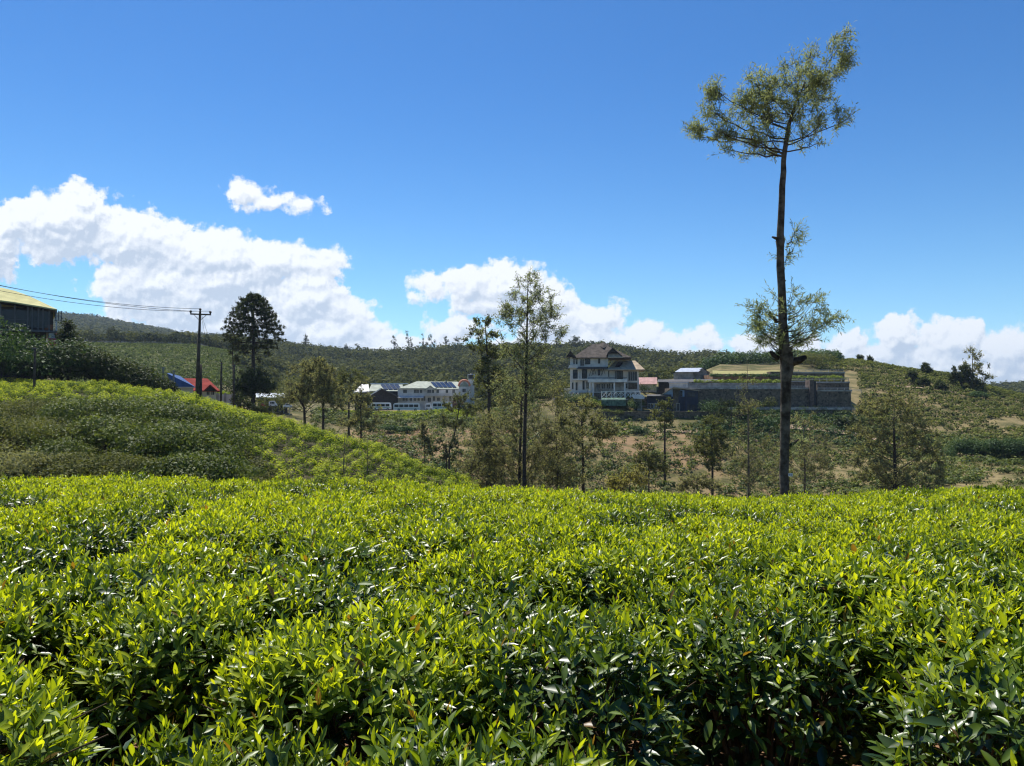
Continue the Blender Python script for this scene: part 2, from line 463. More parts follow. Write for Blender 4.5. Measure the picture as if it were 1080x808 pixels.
def canopy_z(x, y):
    """height of the plucked tea table (top of the leaves) of the near field"""
    y = np.asarray(y, float); x = np.asarray(x, float)
    px = 540 + F * x / np.maximum(y, 1.0)
    px = np.clip(px, -350, 1400)
    e = np.interp(px, [a for a, _ in EDGE], [b for _, b in EDGE])
    z13 = -(e + 3 - HOR) / F * 13.0
    w = np.clip((y - 1.5) / 11.5, 0, 1.35)
    z = -0.76 + (z13 + 0.76) * w
    z = z - 0.05 * np.clip(y - 13.2, 0, 4) ** 2
    return z


COLS = {
    -420: [(24, 580), (38, 510), (60, 435), (80, 402), (100, 392), (130, 398), (200, 412), (300, 395), (420, 360), (550, 362), (700, 350), (1000, 345), (1500, 322), (2200, 335), (4000, 400)],
    0: [(24, 590), (38, 515), (55, 458), (75, 420), (88, 408), (100, 406), (130, 414), (200, 415), (300, 400), (420, 362), (550, 365), (700, 360), (1000, 352), (1500, 332), (2200, 345), (4000, 405)],
    100: [(24, 590), (38, 520), (55, 463), (75, 424), (88, 413), (100, 412), (130, 421), (200, 418), (300, 399), (420, 363), (550, 366), (700, 364), (1000, 358), (1500, 341), (2200, 350), (4000, 405)],
    200: [(24, 595), (38, 530), (52, 480), (70, 438), (84, 427), (95, 427), (110, 430), (130, 425), (200, 419), (300, 398), (420, 365), (550, 368), (700, 367), (1000, 367), (1500, 359), (2200, 365), (4000, 408)],
    250: [(24, 600), (38, 545), (50, 500), (65, 458), (80, 441), (88, 441), (110, 449), (130, 438), (160, 431), (200, 426), (300, 402), (420, 372), (600, 378), (750, 366), (1000, 367), (1500, 361), (2200, 370), (4000, 410)],
    300: [(24, 605), (38, 560), (50, 512), (62, 474), (75, 453), (85, 455), (110, 478), (130, 465), (150, 445), (170, 436), (220, 432), (300, 422), (450, 400), (600, 384), (720, 371), (900, 378), (1500, 380), (2200, 390), (4000, 410)],
    400: [(24, 620), (36, 580), (48, 530), (58, 500), (66, 484), (75, 487), (100, 530), (120, 520), (150, 475), (180, 443), (196, 435), (230, 433), (270, 433), (330, 430), (450, 408), (600, 390), (700, 379), (850, 384), (1500, 400), (4000, 415)],
    500: [(24, 630), (36, 600), (48, 555), (56, 532), (62, 519), (75, 542), (100, 560), (125, 530), (150, 478), (180, 445), (196, 436), (230, 433), (270, 432), (350, 427), (480, 400), (620, 380), (700, 372), (900, 384), (1500, 405), (4000, 415)],
    600: [(24, 640), (40, 610), (60, 585), (100, 560), (125, 530), (150, 475), (170, 450), (174, 441), (177, 432), (186, 421), (193, 416), (215, 416), (260, 420), (350, 415), (480, 395), (620, 376), (700, 370), (900, 384), (1500, 405), (4000, 415)],
    645: [(24, 640), (40, 610), (60, 585), (100, 560), (125, 530), (150, 475), (170, 450), (174, 441), (177, 432), (186, 421), (193, 416), (215, 416), (260, 420), (350, 415), (480, 395), (620, 376), (700, 370), (900, 384), (1500, 405), (4000, 415)],
    683: [(24, 650), (40, 620), (60, 590), (100, 565), (125, 528), (150, 475), (170, 450), (174, 441), (177, 434), (186, 427), (193, 419), (212, 410), (230, 405), (300, 410), (450, 402), (600, 386), (720, 377), (800, 377), (950, 388), (1500, 405), (4000, 415)],
    700: [(24, 650), (40, 620), (60, 590), (100, 565), (125, 528), (150, 475), (170, 449), (174, 441), (177, 436), (190, 434), (200, 420), (212, 404), (230, 400), (300, 410), (450, 402), (600, 388), (720, 379), (800, 377), (950, 388), (1500, 405), (4000, 415)],
    760: [(24, 652), (40, 622), (60, 590), (100, 562), (125, 528), (150, 478), (168, 452), (176, 440), (186, 432), (200, 408), (220, 398), (245, 391), (270, 384), (300, 386), (450, 402), (600, 390), (720, 380), (800, 378), (950, 388), (1500, 405), (4000, 415)],
    830: [(24, 652), (40, 622), (60, 590), (100, 558), (125, 525), (150, 485), (168, 450), (175.5, 437), (188, 434), (200, 412), (220, 402), (240, 393), (265, 386), (290, 383), (330, 383), (450, 402), (700, 395), (1500, 405), (4000, 415)],
    900: [(24, 650), (40, 620), (60, 585), (100, 550), (125, 522), (150, 488), (168, 458), (176, 441), (190, 436), (220, 412), (250, 394), (285, 381), (310, 381), (450, 405), (700, 410), (1500, 412), (4000, 417)],
    1000: [(24, 640), (40, 600), (60, 565), (100, 538), (120, 508), (140, 492), (160, 475), (185, 452), (215, 422), (245, 403), (270, 396), (300, 400), (450, 430), (700, 425), (1200, 418), (4000, 417)],
    1080: [(24, 630), (40, 590), (60, 555), (90, 530), (115, 510), (140, 490), (160, 475), (190, 448), (220, 428), (245, 419), (270, 424), (400, 440), (650, 428), (900, 416), (1200, 412), (4000, 417)],
    1500: [(24, 600), (40, 560), (60, 530), (90, 505), (140, 480), (200, 455), (260, 450), (400, 450), (700, 428), (1100, 405), (4000, 417)],
}
_cp = sorted(COLS)
_ca = np.array([math.atan((p - 540) / F) for p in _cp])
_RS = np.geomspace(12.0, 6000, 700)


def _prof(p):
    """column profile (height against distance) with smooth monotone interpolation"""
    k = [(q[0], (HOR - q[1]) / F * q[0]) for q in COLS[p]]
    x = np.log([q[0] for q in k]); y = np.array([q[1] for q in k])
    a = math.atan((p - 540) / F)
    h = np.diff(x); d = np.diff(y) / h
    m = np.zeros(len(x)); m[0] = d[0]; m[-1] = d[-1]
    for i in range(1, len(x) - 1):
        m[i] = 0 if d[i - 1] * d[i] <= 0 else 2 * d[i - 1] * d[i] / (d[i - 1] + d[i])
    Y = np.log(np.clip(_RS * math.cos(a), k[0][0], k[-1][0]))
    j = np.clip(np.searchsorted(x, Y) - 1, 0, len(x) - 2)
    t = (Y - x[j]) / h[j]
    return ((1 + 2 * t) * (1 - t) ** 2 * y[j] + t * (1 - t) ** 2 * h[j] * m[j] + t * t * (3 - 2 * t) * y[j + 1] + t * t * (t - 1) * h[j] * m[j + 1])


_TAB = np.array([_prof(p) for p in _cp])


def vnoise(x, y, s, seed=0):
    """value noise, vectorised"""
    x = np.asarray(x, float) / s; y = np.asarray(y, float) / s
    xi = np.floor(x).astype(np.int64); yi = np.floor(y).astype(np.int64)
    fx = x - xi; fy = y - yi
    fx = fx * fx * (3 - 2 * fx); fy = fy * fy * (3 - 2 * fy)
    def hsh(a, b):
        n = (a * 374761393 + b * 668265263 + seed * 974711) & 0x7fffffff
        n = ((n ^ (n >> 13)) * 1274126177) & 0x7fffffff
        return ((n ^ (n >> 16)) & 0xffff) / 65535.0 - 0.5
    return (hsh(xi, yi) * (1 - fx) + hsh(xi + 1, yi) * fx) * (1 - fy) + (hsh(xi, yi + 1) * (1 - fx) + hsh(xi + 1, yi + 1) * fx) * fy


def H(x, y):
    x = np.asarray(x, float); y = np.asarray(y, float)
    r = np.hypot(x, y); a = np.arctan2(x, y)
    ac = np.clip(a, _ca[0], _ca[-1])
    i = np.clip(np.searchsorted(_ca, ac) - 1, 0, len(_ca) - 2)
    t = (ac - _ca[i]) / (_ca[i + 1] - _ca[i])
    lr = np.log(np.clip(r, 12.0, 5999.0) / 12.0) / np.log(6000 / 12.0) * (len(_RS) - 1)
    j = np.clip(lr.astype(int), 0, len(_RS) - 2); g = lr - j
    def at_(ii): return _TAB[ii, j] * (1 - g) + _TAB[ii, j + 1] * g
    z = at_(i) * (1 - t) + at_(i + 1) * t
    amp = np.clip((r - 20) / 60, 0, 1)
    z = z + amp * (vnoise(x, y, 14, 1) * 0.9 + vnoise(x, y, 5, 2) * 0.35) + np.clip((r - 400) / 400, 0, 1) * vnoise(x, y, 90, 3) * 6
    near = canopy_z(x, y) - 0.86
    near = np.where(y < 1, -1.62, near)
    w = np.clip((r - 13.0) / 9.0, 0, 1); w = w * w * (3 - 2 * w)
    z = near * (1 - w) + z * w
    # behind the viewer the ground levels out
    back = np.clip((np.abs(a) - 1.0) / 0.6, 0, 1)
    return z * (1 - back) + (-1.62 - 0.01 * np.minimum(r, 300)) * back


def U(px): return (px - 540) / F


def at(px, py, Y):
    return (U(px) * Y, Y, (HOR - py) / F * Y)


def gz(px, Y): return float(H(U(px) * Y, Y))


def gp(px, Y, dz=0.0): return (U(px) * Y, Y, gz(px, Y) + dz)


def build_terrain():
    fr = np.geomspace(0.6, 5800, 520)
    an = np.concatenate([np.linspace(-math.pi, -0.86, 50)[:-1], np.linspace(-0.86, 0.86, 560), np.linspace(0.86, math.pi, 50)[1:]])
    A, Rr = np.meshgrid(an, fr)
    X = Rr * np.sin(A); Y = Rr * np.cos(A)
    Z = H(X, Y)
    nr, na = X.shape
    V = np.stack([X, Y, Z], -1).reshape(-1, 3)
    V = np.vstack([V, [[0, 0, float(Z[0].mean())]]])
    idx = np.arange(nr * na).reshape(nr, na)
    q = np.stack([idx[:-1, :-1], idx[:-1, 1:], idx[1:, 1:], idx[1:, :-1]], -1).reshape(-1, 4)[:, ::-1]
    c = len(V) - 1
    tri = np.stack([idx[0, :-1], np.full(na - 1, c), idx[0, 1:]], -1)
    x, y = V[:, 0], V[:, 1]
    px = 540 + F * x / np.maximum(y, 0.1)
    py = HOR - F * V[:, 2] / np.maximum(y, 0.1)
    px = np.where(y > 1, px, -2000)
    def band(v, a, b, s): return np.clip((v - a) / s, 0, 1) * np.clip((b - v) / s, 0, 1)
    soil = 0.42 * band(px, 330, 900, 40) * band(y, 105, 178, 12) + 0.14 * band(px, 880, 1300, 40) * band(y, 120, 300, 20)
    soil += 0.22 * band(px, 380, 560, 30) * band(y, 130, 178, 10)
    soil += 0.16 * band(px, 890, 1400, 40) * band(y, 150, 290, 15)
    soil += 0.9 * (y < 14) * (y > -100)
    woods_gap_shade = np.maximum(band(y, 430, 6000, 30) * (px < 1500), band(px, 735, 885, 15) * band(y, 268, 420, 12))
    woods_gap_shade = np.where(px < 265, band(y, 425, 6000, 10), woods_gap_shade)
    dry = np.maximum(band(px, 655, 800, 12) * band(y, 680, 900, 12), .5 * band(px, 875, 1500, 25) * band(y, 145, 300, 15))
    dry = np.maximum(dry, .45 * band(px, 340, 1500, 40) * band(y, 105, 172, 12))
    woods_gap_shade = woods_gap_shade * (1 - dry)
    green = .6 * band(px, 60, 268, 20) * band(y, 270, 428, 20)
    woods_gap_shade = np.maximum(woods_gap_shade, .75 * band(px, -600, 535, 15) * band(y, 42, 97, 4))  # ground darkened so the gaps between the slope's tea bushes look shaded
    o = mesh_np('ground', V, [q, tri], ground_mat(), tint={'soil': soil, 'woods_gap_shade': woods_gap_shade, 'dry': dry, 'green': green}, smooth=True)
    tag(o, kind='structure')


build_terrain()

# ------------------------------------------------------------------ foliage tools

def unit(v): return v / (np.linalg.norm(v, axis=-1, keepdims=True) + 1e-9)


def rnd_dirs(n, g=rng): return unit(g.normal(size=(n, 3)))


def leaves_quad(P, D, Nn, L, W, fold=0.12):
    """one folded four-cornered leaf each"""
    S = unit(np.cross(D, Nn)); Nn = np.cross(S, D)
    L = np.reshape(L, (-1, 1)); W = np.reshape(W, (-1, 1))
    m = P + D * L * 0.45 + Nn * L * fold
    V = np.stack([P, m + S * W * 0.5, P + D * L, m - S * W * 0.5], 1).reshape(-1, 3)
    Fc = np.arange(len(P) * 4).reshape(-1, 4)
    return V, Fc


def leaves_tea(P, D, Nn, L, W, droop):
    """curved pointed leaf with a folded midrib: 8 quads each"""
    n = len(P)
    S = unit(np.cross(D, Nn)); Nn = np.cross(S, D)
    ts = np.array([0, .22, .5, .78, 1.0]); ws = np.array([.10, .78, 1.0, .62, .04])
    L = np.reshape(L, (n, 1)); W = np.reshape(W, (n, 1)); droop = np.reshape(droop, (n, 1))
    out = np.zeros((n, 5, 3, 3))
    for k in range(5):
        c = P + D * L * ts[k] - Nn * L * droop * ts[k] ** 2
        wv = W * ws[k] * 0.5
        out[:, k, 0] = c + S * wv + Nn * wv * 0.45
        out[:, k, 1] = c
        out[:, k, 2] = c - S * wv + Nn * wv * 0.45
    base = (np.arange(n) * 15)[:, None]
    f = []
    for k in range(4):
        a = k * 3
        f += [[a, a + 1, a + 4, a + 3], [a + 1, a + 2, a + 5, a + 4]]
    f = np.array(f)
    Fc = (base[:, None, :] + f[None]).reshape(-1, 4)
    return out.reshape(-1, 3), Fc


def prisms(A, B, ra, rb, sides=3):
    """straight tapered sticks"""
    A = np.asarray(A, float); B = np.asarray(B, float); n = len(A)
    t = unit(B - A)
    ref = np.where(np.abs(t[:, 2:3]) < 0.9, np.array([[0, 0, 1.0]]), np.array([[1.0, 0, 0]]))
    a = unit(np.cross(t, ref)); b = np.cross(t, a)
    ra = np.broadcast_to(np.reshape(ra, (-1, 1)), (n, 1)); rb = np.broadcast_to(np.reshape(rb, (-1, 1)), (n, 1))
    V = np.zeros((n, 2 * sides, 3))
    for k in range(sides):
        c, s_ = math.cos(2 * math.pi * k / sides), math.sin(2 * math.pi * k / sides)
        V[:, k] = A + ra * (c * a + s_ * b); V[:, sides + k] = B + rb * (c * a + s_ * b)
    f = np.array([[k, (k + 1) % sides, sides + (k + 1) % sides, sides + k] for k in range(sides)])
    Fc = ((np.arange(n) * 2 * sides)[:, None, None] + f[None]).reshape(-1, 4)
    return V.reshape(-1, 3), Fc


class Acc:
    def __init__(s): s.V = []; s.F = []; s.T = []; s.n = 0
    def add(s, V, Fc, T=None):
        s.V.append(V); s.F.append(Fc + s.n); s.n += len(V)
        s.T.append(np.zeros(len(V)) if T is None else T)
    def build(s, name, mat, parent=None, smooth=False, tint=True):
        return mesh_np(name, np.concatenate(s.V), [np.concatenate([f for f in s.F])], mat, parent,
                       tint=np.concatenate(s.T) if tint else None, smooth=smooth)


# ------------------------------------------------------------------ the near tea field

def tea_variant(seed, Rb=0.60, h=0.86, nsh=400, wild=0.0, tsh=0.0):
    g = np.random.default_rng(seed)
    ac = Acc()
    # shoots that make the plucked table
    th = g.uniform(0, 2 * np.pi, nsh); rr = Rb * np.sqrt(g.uniform(0, 1, nsh))
    sq = 1.0 / np.maximum(np.abs(np.cos(th)), np.abs(np.sin(th))) ** 0.45
    x = rr * np.cos(th) * sq; y = rr * np.sin(th) * sq
    q = rr / Rb
    zt = h - 0.28 * q ** 5 + vnoise(x + seed, y, 0.22, seed) * 0.10 + g.normal(0, 0.018 + 0.03 * wild, nsh)
    zt += (g.uniform(0, 1, nsh) < 0.05) * g.uniform(0.02, 0.07, nsh)
    ax = np.stack([np.cos(th) * q * 0.45, np.sin(th) * q * 0.45, np.ones(nsh)], 1) + g.normal(0, 0.2, (nsh, 3)) * [1, 1, 0]
    ax = unit(ax)
    top = np.stack([x, y, zt], 1)
    slen = g.uniform(0.10, 0.17, nsh)[:, None]
    young = g.beta(1.3, 1.3, nsh)
    V, Fc = prisms(top - ax * slen * 1.5, top, 0.0022, 0.0012)
    ac.add(V, Fc, np.full(len(V), 0.42))
    ph = g.uniform(0, 2 * np.pi, nsh)
    for k in range(7):
        f = k / 6.0
        P = top - ax * slen * (1 - f) * 1.0
        a = ph + k * 2.399
        inc = np.radians(74 - 52 * f ** 1.2 + g.normal(0, 11, nsh))
        side = unit(np.cross(ax, np.array([0.3, 0.2, 1.0]) + g.normal(0, .01, (nsh, 3))))
        sid2 = np.cross(ax, side)
        rad = side * np.cos(a)[:, None] + sid2 * np.sin(a)[:, None]
        D = unit(ax * np.cos(inc)[:, None] + rad * np.sin(inc)[:, None])
        Nn = unit(ax * np.sin(inc)[:, None] - rad * np.cos(inc)[:, None])
        L = (0.081 - 0.044 * f ** 1.6) * g.uniform(0.75, 1.25, nsh)
        if k == 6: L = L * 0.8
        W = L * (0.41 - 0.12 * f) * g.uniform(0.85, 1.15, nsh)
        V, Fc = leaves_tea(P, D, Nn, L, W, g.uniform(-0.05, 0.30, nsh) * (1.1 - f))
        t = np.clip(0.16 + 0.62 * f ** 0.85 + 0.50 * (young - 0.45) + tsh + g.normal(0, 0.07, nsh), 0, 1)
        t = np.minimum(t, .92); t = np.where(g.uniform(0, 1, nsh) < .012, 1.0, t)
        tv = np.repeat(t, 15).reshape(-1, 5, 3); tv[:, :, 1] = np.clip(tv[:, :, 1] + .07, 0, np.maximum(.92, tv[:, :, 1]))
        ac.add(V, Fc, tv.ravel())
    # older dark leaves below the table and down the flanks
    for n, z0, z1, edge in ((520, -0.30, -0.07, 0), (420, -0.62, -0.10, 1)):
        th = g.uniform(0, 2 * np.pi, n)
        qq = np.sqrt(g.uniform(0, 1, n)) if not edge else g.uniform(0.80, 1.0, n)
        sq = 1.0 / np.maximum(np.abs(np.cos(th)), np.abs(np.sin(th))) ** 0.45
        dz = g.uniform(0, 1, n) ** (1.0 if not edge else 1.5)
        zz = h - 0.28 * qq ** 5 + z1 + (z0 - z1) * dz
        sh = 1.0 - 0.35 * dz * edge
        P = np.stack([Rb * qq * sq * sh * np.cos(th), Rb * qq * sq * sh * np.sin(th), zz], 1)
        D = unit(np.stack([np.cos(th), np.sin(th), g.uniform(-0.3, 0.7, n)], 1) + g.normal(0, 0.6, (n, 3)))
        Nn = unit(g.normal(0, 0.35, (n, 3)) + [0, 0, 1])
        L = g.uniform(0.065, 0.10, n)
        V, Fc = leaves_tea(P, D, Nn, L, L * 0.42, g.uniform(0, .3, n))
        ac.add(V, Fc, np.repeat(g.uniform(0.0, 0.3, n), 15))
    fol = ac
    # woody frame
    st = Acc()
    ns = 34
    th = g.uniform(0, 2 * np.pi, ns); q = np.sqrt(g.uniform(0.02, 1, ns)) * Rb * 0.95
    b0 = np.stack([np.cos(th) * 0.07, np.sin(th) * 0.07, np.zeros(ns) - 0.05], 1)
    m0 = np.stack([np.cos(th) * q * .45, np.sin(th) * q * .45, np.full(ns, .36) + g.uniform(-.08, .08, ns)], 1)
    e0 = np.stack([np.cos(th) * q, np.sin(th) * q, h - 0.14 - 0.28 * (q / Rb) ** 5], 1)
    V, Fc = prisms(b0, m0, .014, .009, 5); st.add(V, Fc)
    V, Fc = prisms(m0, e0, .009, .003, 4); st.add(V, Fc)
    m1 = (m0 * .5 + e0 * .5)
    for s_ in range(2):
        e1 = m1 + g.normal(0, 0.13, (ns, 3)) * [1, 1, .3] + [0, 0, 0.20]
        e1[:, 2] = np.minimum(e1[:, 2], h - 0.12)
        V, Fc = prisms(m1, e1, .006, .002, 4); st.add(V, Fc)
    return fol, st


ORD = ['first', 'second', 'third', 'fourth', 'fifth', 'sixth', 'seventh', 'eighth', 'ninth', 'tenth', 'eleventh', 'twelfth', 'thirteenth', 'fourteenth', 'fifteenth',
       'sixteenth', 'seventeenth', 'eighteenth', 'nineteenth', 'twentieth', 'twenty-first', 'twenty-second', 'twenty-third', 'twenty-fourth', 'twenty-fifth', 'twenty-sixth', 'twenty-seventh', 'twenty-eighth']


def near_field():
    protos = []
    for i in range(9):
        fol, st = tea_variant(100 + i, 0.575 if i < 7 else 0.54, 0.86, 470 if i < 5 else 300, 0.0 if i < 5 else 0.7, 0.0 if i < 5 else -.17)
        root = empty('tea_bush', (0, 0, 0))
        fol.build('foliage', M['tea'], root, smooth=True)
        st.build('branches', M['twig'], root, tint=False)
        protos.append(root)
    used = [False] * 9
    spots = []   # x, y, scale, dz, label
    fr = [  # hand placed front bushes: x, y, dz, size, label, sparse
        (-1.66, 1.93, 0.05, .95, 'bright yellow-green tea bush filling the bottom left corner in front of the dark gap', 0),
        (-0.80, 2.12, -0.20, .85, 'sunken dark tea bush right of the bright bush in the bottom left corner', 1),
        (-0.12, 2.02, -0.15, .90, 'sunken dark tea bush left of the large dark gap at the bottom', 1),
        (0.12, 1.10, -0.01, .95, 'tea bush at the bottom edge whose bright tips stand near the middle of the photo', 0),
        (1.72, 2.35, -0.03, .98, 'tea bush in the bottom right corner right of the large dark gap', 1),
        (-0.58, 3.02, -0.04, 1.0, 'bright tea bush left of centre behind the sunken front bushes', 0),
        (0.18, 3.08, -0.05, .95, 'broad tea bush just behind and left of the large dark gap', 1),
        (-1.42, 3.48, -0.02, 1.0, 'tea bush behind the dark gap at the lower left, shaded on its near side', 0),
        (-2.36, 3.40, 0.0, 1.0, 'tea bush at the left edge of the photo just behind the dark gap', 0),
        (1.12, 3.48, -0.05, .95, 'tea bush directly behind the large dark gap, its near side in shade', 1),
        (2.08, 3.38, 0.0, 1.0, 'tea bush behind the corner bush at the lower right', 0),
        (2.62, 2.55, 0.0, .9, 'tea bush cut by the right edge beside the corner bush', 0),
        (3.00, 3.42, 0.0, .9, 'tea bush cut by the right edge behind the corner bush', 0),
        (0.70, 1.42, -0.28, .62, 'small low tea bush at the bottom edge below the large dark gap', 1),
    ]
    for x, y, dz, s_, lb, sp in fr: spots.append((x, y, s_, dz, lb, sp))
    y = 4.05
    row = 0
    while y < 15.2:
        xm = 0.70 * y + 2.1
        n = int(2 * xm / 0.97) + 1
        for i in range(n):
            x = -xm + (i + 0.5 * (row % 2)) * 0.97 + random.uniform(-.07, .07)
            yy = y + random.uniform(-.08, .08) + 0.10 * math.sin(x * 0.8 + row)
            s_ = random.uniform(0.94, 1.08)
            lb = 'tea bush in the %s full row behind the front bushes, %s from its left end' % (ORD[row], ORD[min(i, len(ORD) - 1)])
            sp = 1 if random.random() < (.32 if row < 3 else .20) else 0
            dip = -.13 * math.exp(-((x - .55) / .55) ** 2) if row == 0 else 0
            if dip < -.06: sp = 1
            spots.append((x, yy, s_, float(vnoise(x, yy, 2.3, 7)) * 0.13 + random.uniform(-.03, .03) + dip, lb, sp))
        y += 0.93 if row % 4 != 1 else 1.06
        row += 1
    print('near bushes', len(spots))
    for k, (x, y, s_, dz, lb, sp) in enumerate(spots):
        i = random.choice((5, 6, 7, 8)) if sp else random.randrange(5)
        if not used[i]: o = protos[i]; used[i] = True
        else: o = copy_tree(protos[i])
        zc = float(canopy_z(x, y))
        o.location = (x, y, zc - 0.86 + dz)
        o.rotation_euler = (random.uniform(-.04, .04), random.uniform(-.04, .04), random.uniform(0, 6.28))
        o.scale = (s_, s_, 1.0)
        g = 'tea bushes of the near tea table' if k >= len(fr) else None
        tag(o, lb, 'tea bush', g or 'front tea bushes nearest the viewer')
    assert all(used)


near_field()

# ------------------------------------------------------------------ trees
def ell_clumps(blobs, n, px0, s, zb, g, depth=1.0, shell=0.5):
    w = np.array([b[2] * b[3] for b in blobs], float); w /= w.sum()
    k = g.choice(len(blobs), n, p=w)
    d = rnd_dirs(n, g) * (g.uniform(0, 1, n) ** shell)[:, None]
    B = np.array([b[:4] for b in blobs], float)[k]
    X = (B[:, 0] - px0) * s + d[:, 0] * B[:, 2] * s
    Yy = d[:, 1] * B[:, 2] * s * depth
    Z = (HOR - B[:, 1]) * s - zb + d[:, 2] * B[:, 3] * s
    return np.stack([X, Yy, Z], 1)


def tree(name, label, px, Y, blobs, trunk, n_cl=60, twigs=4, tl=0.8, nl=10, ll=0.2, lw=0.05, mat='grevd', bark='bark',
         seed=1, group=None, cat='tree', clumps=None, up=0.5, rise=0.7, spread=0.5, limb_r=0.3, sink=0.2, lmin=0.15, depth=1.0, base_z=None,
         twig_r=0.004, jitter=False):
    """trunk: list of (px, py, radius_m) from the base upwards; blobs: ellipses of the crown, both in photo pixels at distance Y"""
    g = np.random.default_rng(seed)
    s = Y / F
    zb = gz(px, Y) - sink if base_z is None else base_z
    root = empty(name, (U(px) * Y, Y, zb))
    tag(root, label, cat, group)
    tp = [((a - px) * s, 0.0, (HOR - b) * s - zb) for a, b, _ in trunk]
    tr = [c for _, _, c in trunk]
    if tp[0][2] > 0.05: tp = [(tp[0][0], 0, 0.0)] + tp; tr = [tr[0] * 1.25] + tr
    # subdivide with a slight wander
    P = [np.array(tp[0])]; Rr = [tr[0]]
    for a, b, ra, rb in zip(tp[:-1], tp[1:], tr[:-1], tr[1:]):
        n = max(2, int((b[2] - a[2]) / (0.5 if Y < 30 else 1.2)))
        for i in range(1, n + 1):
            f = i / n
            w = 0 if i == n else 1
            P.append(np.array(a) * (1 - f) + np.array(b) * f + w * g.normal(0, 0.12, 3) * rb * [1, 1, 0])
            Rr.append((ra * (1 - f) + rb * f) * (1 + w * g.uniform(-.07, .07)))
    P = np.array(P); Rr = np.array(Rr)
    mb = MB(); mb.tube(P, Rr, 14 if Y < 30 else 7)
    C = ell_clumps(blobs, n_cl, px, s, zb, g, depth) if clumps is None else clumps
    zt, z0 = P[-1][2], P[0][2]
    # boughs first, then each leaf clump joins the nearest bough
    wood = Acc()
    def on_trunk(Q, r_):
        hd_ = np.hypot(Q[:, 0] - np.interp(Q[:, 2], P[:, 2], P[:, 0]), Q[:, 1])
        za_ = np.clip(Q[:, 2] - hd_ * r_ * (g.uniform(.2, 1.1, len(Q)) if jitter else 1.0), z0 + lmin * (zt - z0), zt - 0.02 * (zt - z0))
        return hd_, np.stack([np.interp(za_, P[:, 2], P[:, 0]), np.interp(za_, P[:, 2], P[:, 1]), za_], 1)
    nb = max(6, len(C) // 7)
    pick = [int(g.integers(len(C)))]
    dm = np.linalg.norm(C - C[pick[0]], axis=1)
    while len(pick) < min(nb, len(C)):
        j_ = int(np.argmax(dm * g.uniform(.6, 1, len(C)))); pick.append(j_)
        dm = np.minimum(dm, np.linalg.norm(C - C[j_], axis=1))
    B = C[pick]
    hd, A = on_trunk(B, rise)
    ra = np.minimum(np.interp(A[:, 2], P[:, 2], Rr) * limb_r * (0.5 + 0.5 * np.minimum(1, hd / (hd.mean() + 1e-6))), 0.09)
    mid = (A + B) / 2 + np.stack([g.normal(0, .10, len(B)) * hd, g.normal(0, .10, len(B)) * hd, -0.03 * hd + g.normal(0, .08, len(B)) * hd], 1)
    prev = A; pr = ra; nodes = [A]; nrad = [ra]
    for f in (0.14, 0.28, 0.42, 0.56, 0.7, 0.85, 1.0):
        Q = (1 - f) ** 2 * A + 2 * f * (1 - f) * mid + f * f * B + g.normal(0, .012, B.shape) * hd[:, None]
        r2 = ra * (1 - 0.75 * f) + 0.003
        v, fc = prisms(prev, Q, pr, r2, 6 if Y < 30 else 3); wood.add(v, fc)
        prev = Q; pr = r2; nodes.append(Q); nrad.append(r2)
    ND = np.concatenate(nodes); NR = np.concatenate(nrad)
    dist = np.linalg.norm(C[:, None] - ND[None], axis=2) + np.maximum(0, ND[None, :, 2] - C[:, None, 2]) * 1.2
    jn = np.argmin(dist, 1)
    A2 = ND[jn]; r_a = np.minimum(NR[jn] * .7, .03 if Y < 30 else .05)
    md = (A2 + C) / 2 + g.normal(0, .08, C.shape) * np.linalg.norm(C - A2, axis=1, keepdims=True)
    v, fc = prisms(A2, md, r_a, r_a * .7, 4 if Y < 30 else 3); wood.add(v, fc)
    v, fc = prisms(md, C, r_a * .7, twig_r, 4 if Y < 30 else 3); wood.add(v, fc)
    # twigs, then leaves along the twigs
    T0 = np.repeat(C, twigs, 0)
    out = unit(T0 - np.stack([np.interp(T0[:, 2], P[:, 2], P[:, 0]), np.zeros(len(T0)), T0[:, 2] - 0.3 * tl], 1))
    D = unit(rnd_dirs(len(T0), g) * 1.0 + out * 0.6 + [0, 0, up])
    TL = tl * g.uniform(0.5, 1.3, len(T0))[:, None]
    T0 = T0 - D * TL * 0.25 + g.normal(0, 0.12 * tl, (len(T0), 3))
    v, fc = prisms(T0, T0 + D * TL, twig_r * 1.6, twig_r * 0.6); wood.add(v, fc)
    f = np.tile(np.linspace(0.1, 1.0, nl), len(T0))
    LP = np.repeat(T0, nl, 0) + np.repeat(D * TL, nl, 0) * f[:, None]
    LD = np.repeat(D, nl, 0)
    sd = rnd_dirs(len(LP), g); sd = unit(sd - LD * (sd * LD).sum(1, keepdims=True))
    LD = unit(LD * g.uniform(0.2, 1.0, (len(LP), 1)) + sd * spread * 1.6)
    LP = LP + g.normal(0, ll * 0.25, LP.shape)
    Nn = unit(rnd_dirs(len(LP), g) + [0, 0, 1.2])
    L = ll * g.uniform(0.6, 1.25, len(LP)); W = lw * g.uniform(0.7, 1.3, len(LP))
    lv, lf = leaves_quad(LP, LD, Nn, L, W)
    ct = np.repeat(g.uniform(0, 1, len(C)), twigs * nl)
    tint = np.clip(0.5 * ct + 0.5 * g.uniform(0, 1, len(LP)), 0, 1)
    leaf = Acc(); leaf.add(lv, lf, np.repeat(tint, 4))
    trunk_o = mb.build('trunk', M[bark], root, smooth=True)
    wood.build('branches', M[bark], root, tint=False)
    leaf.build('crown', M[mat], root)
    return root


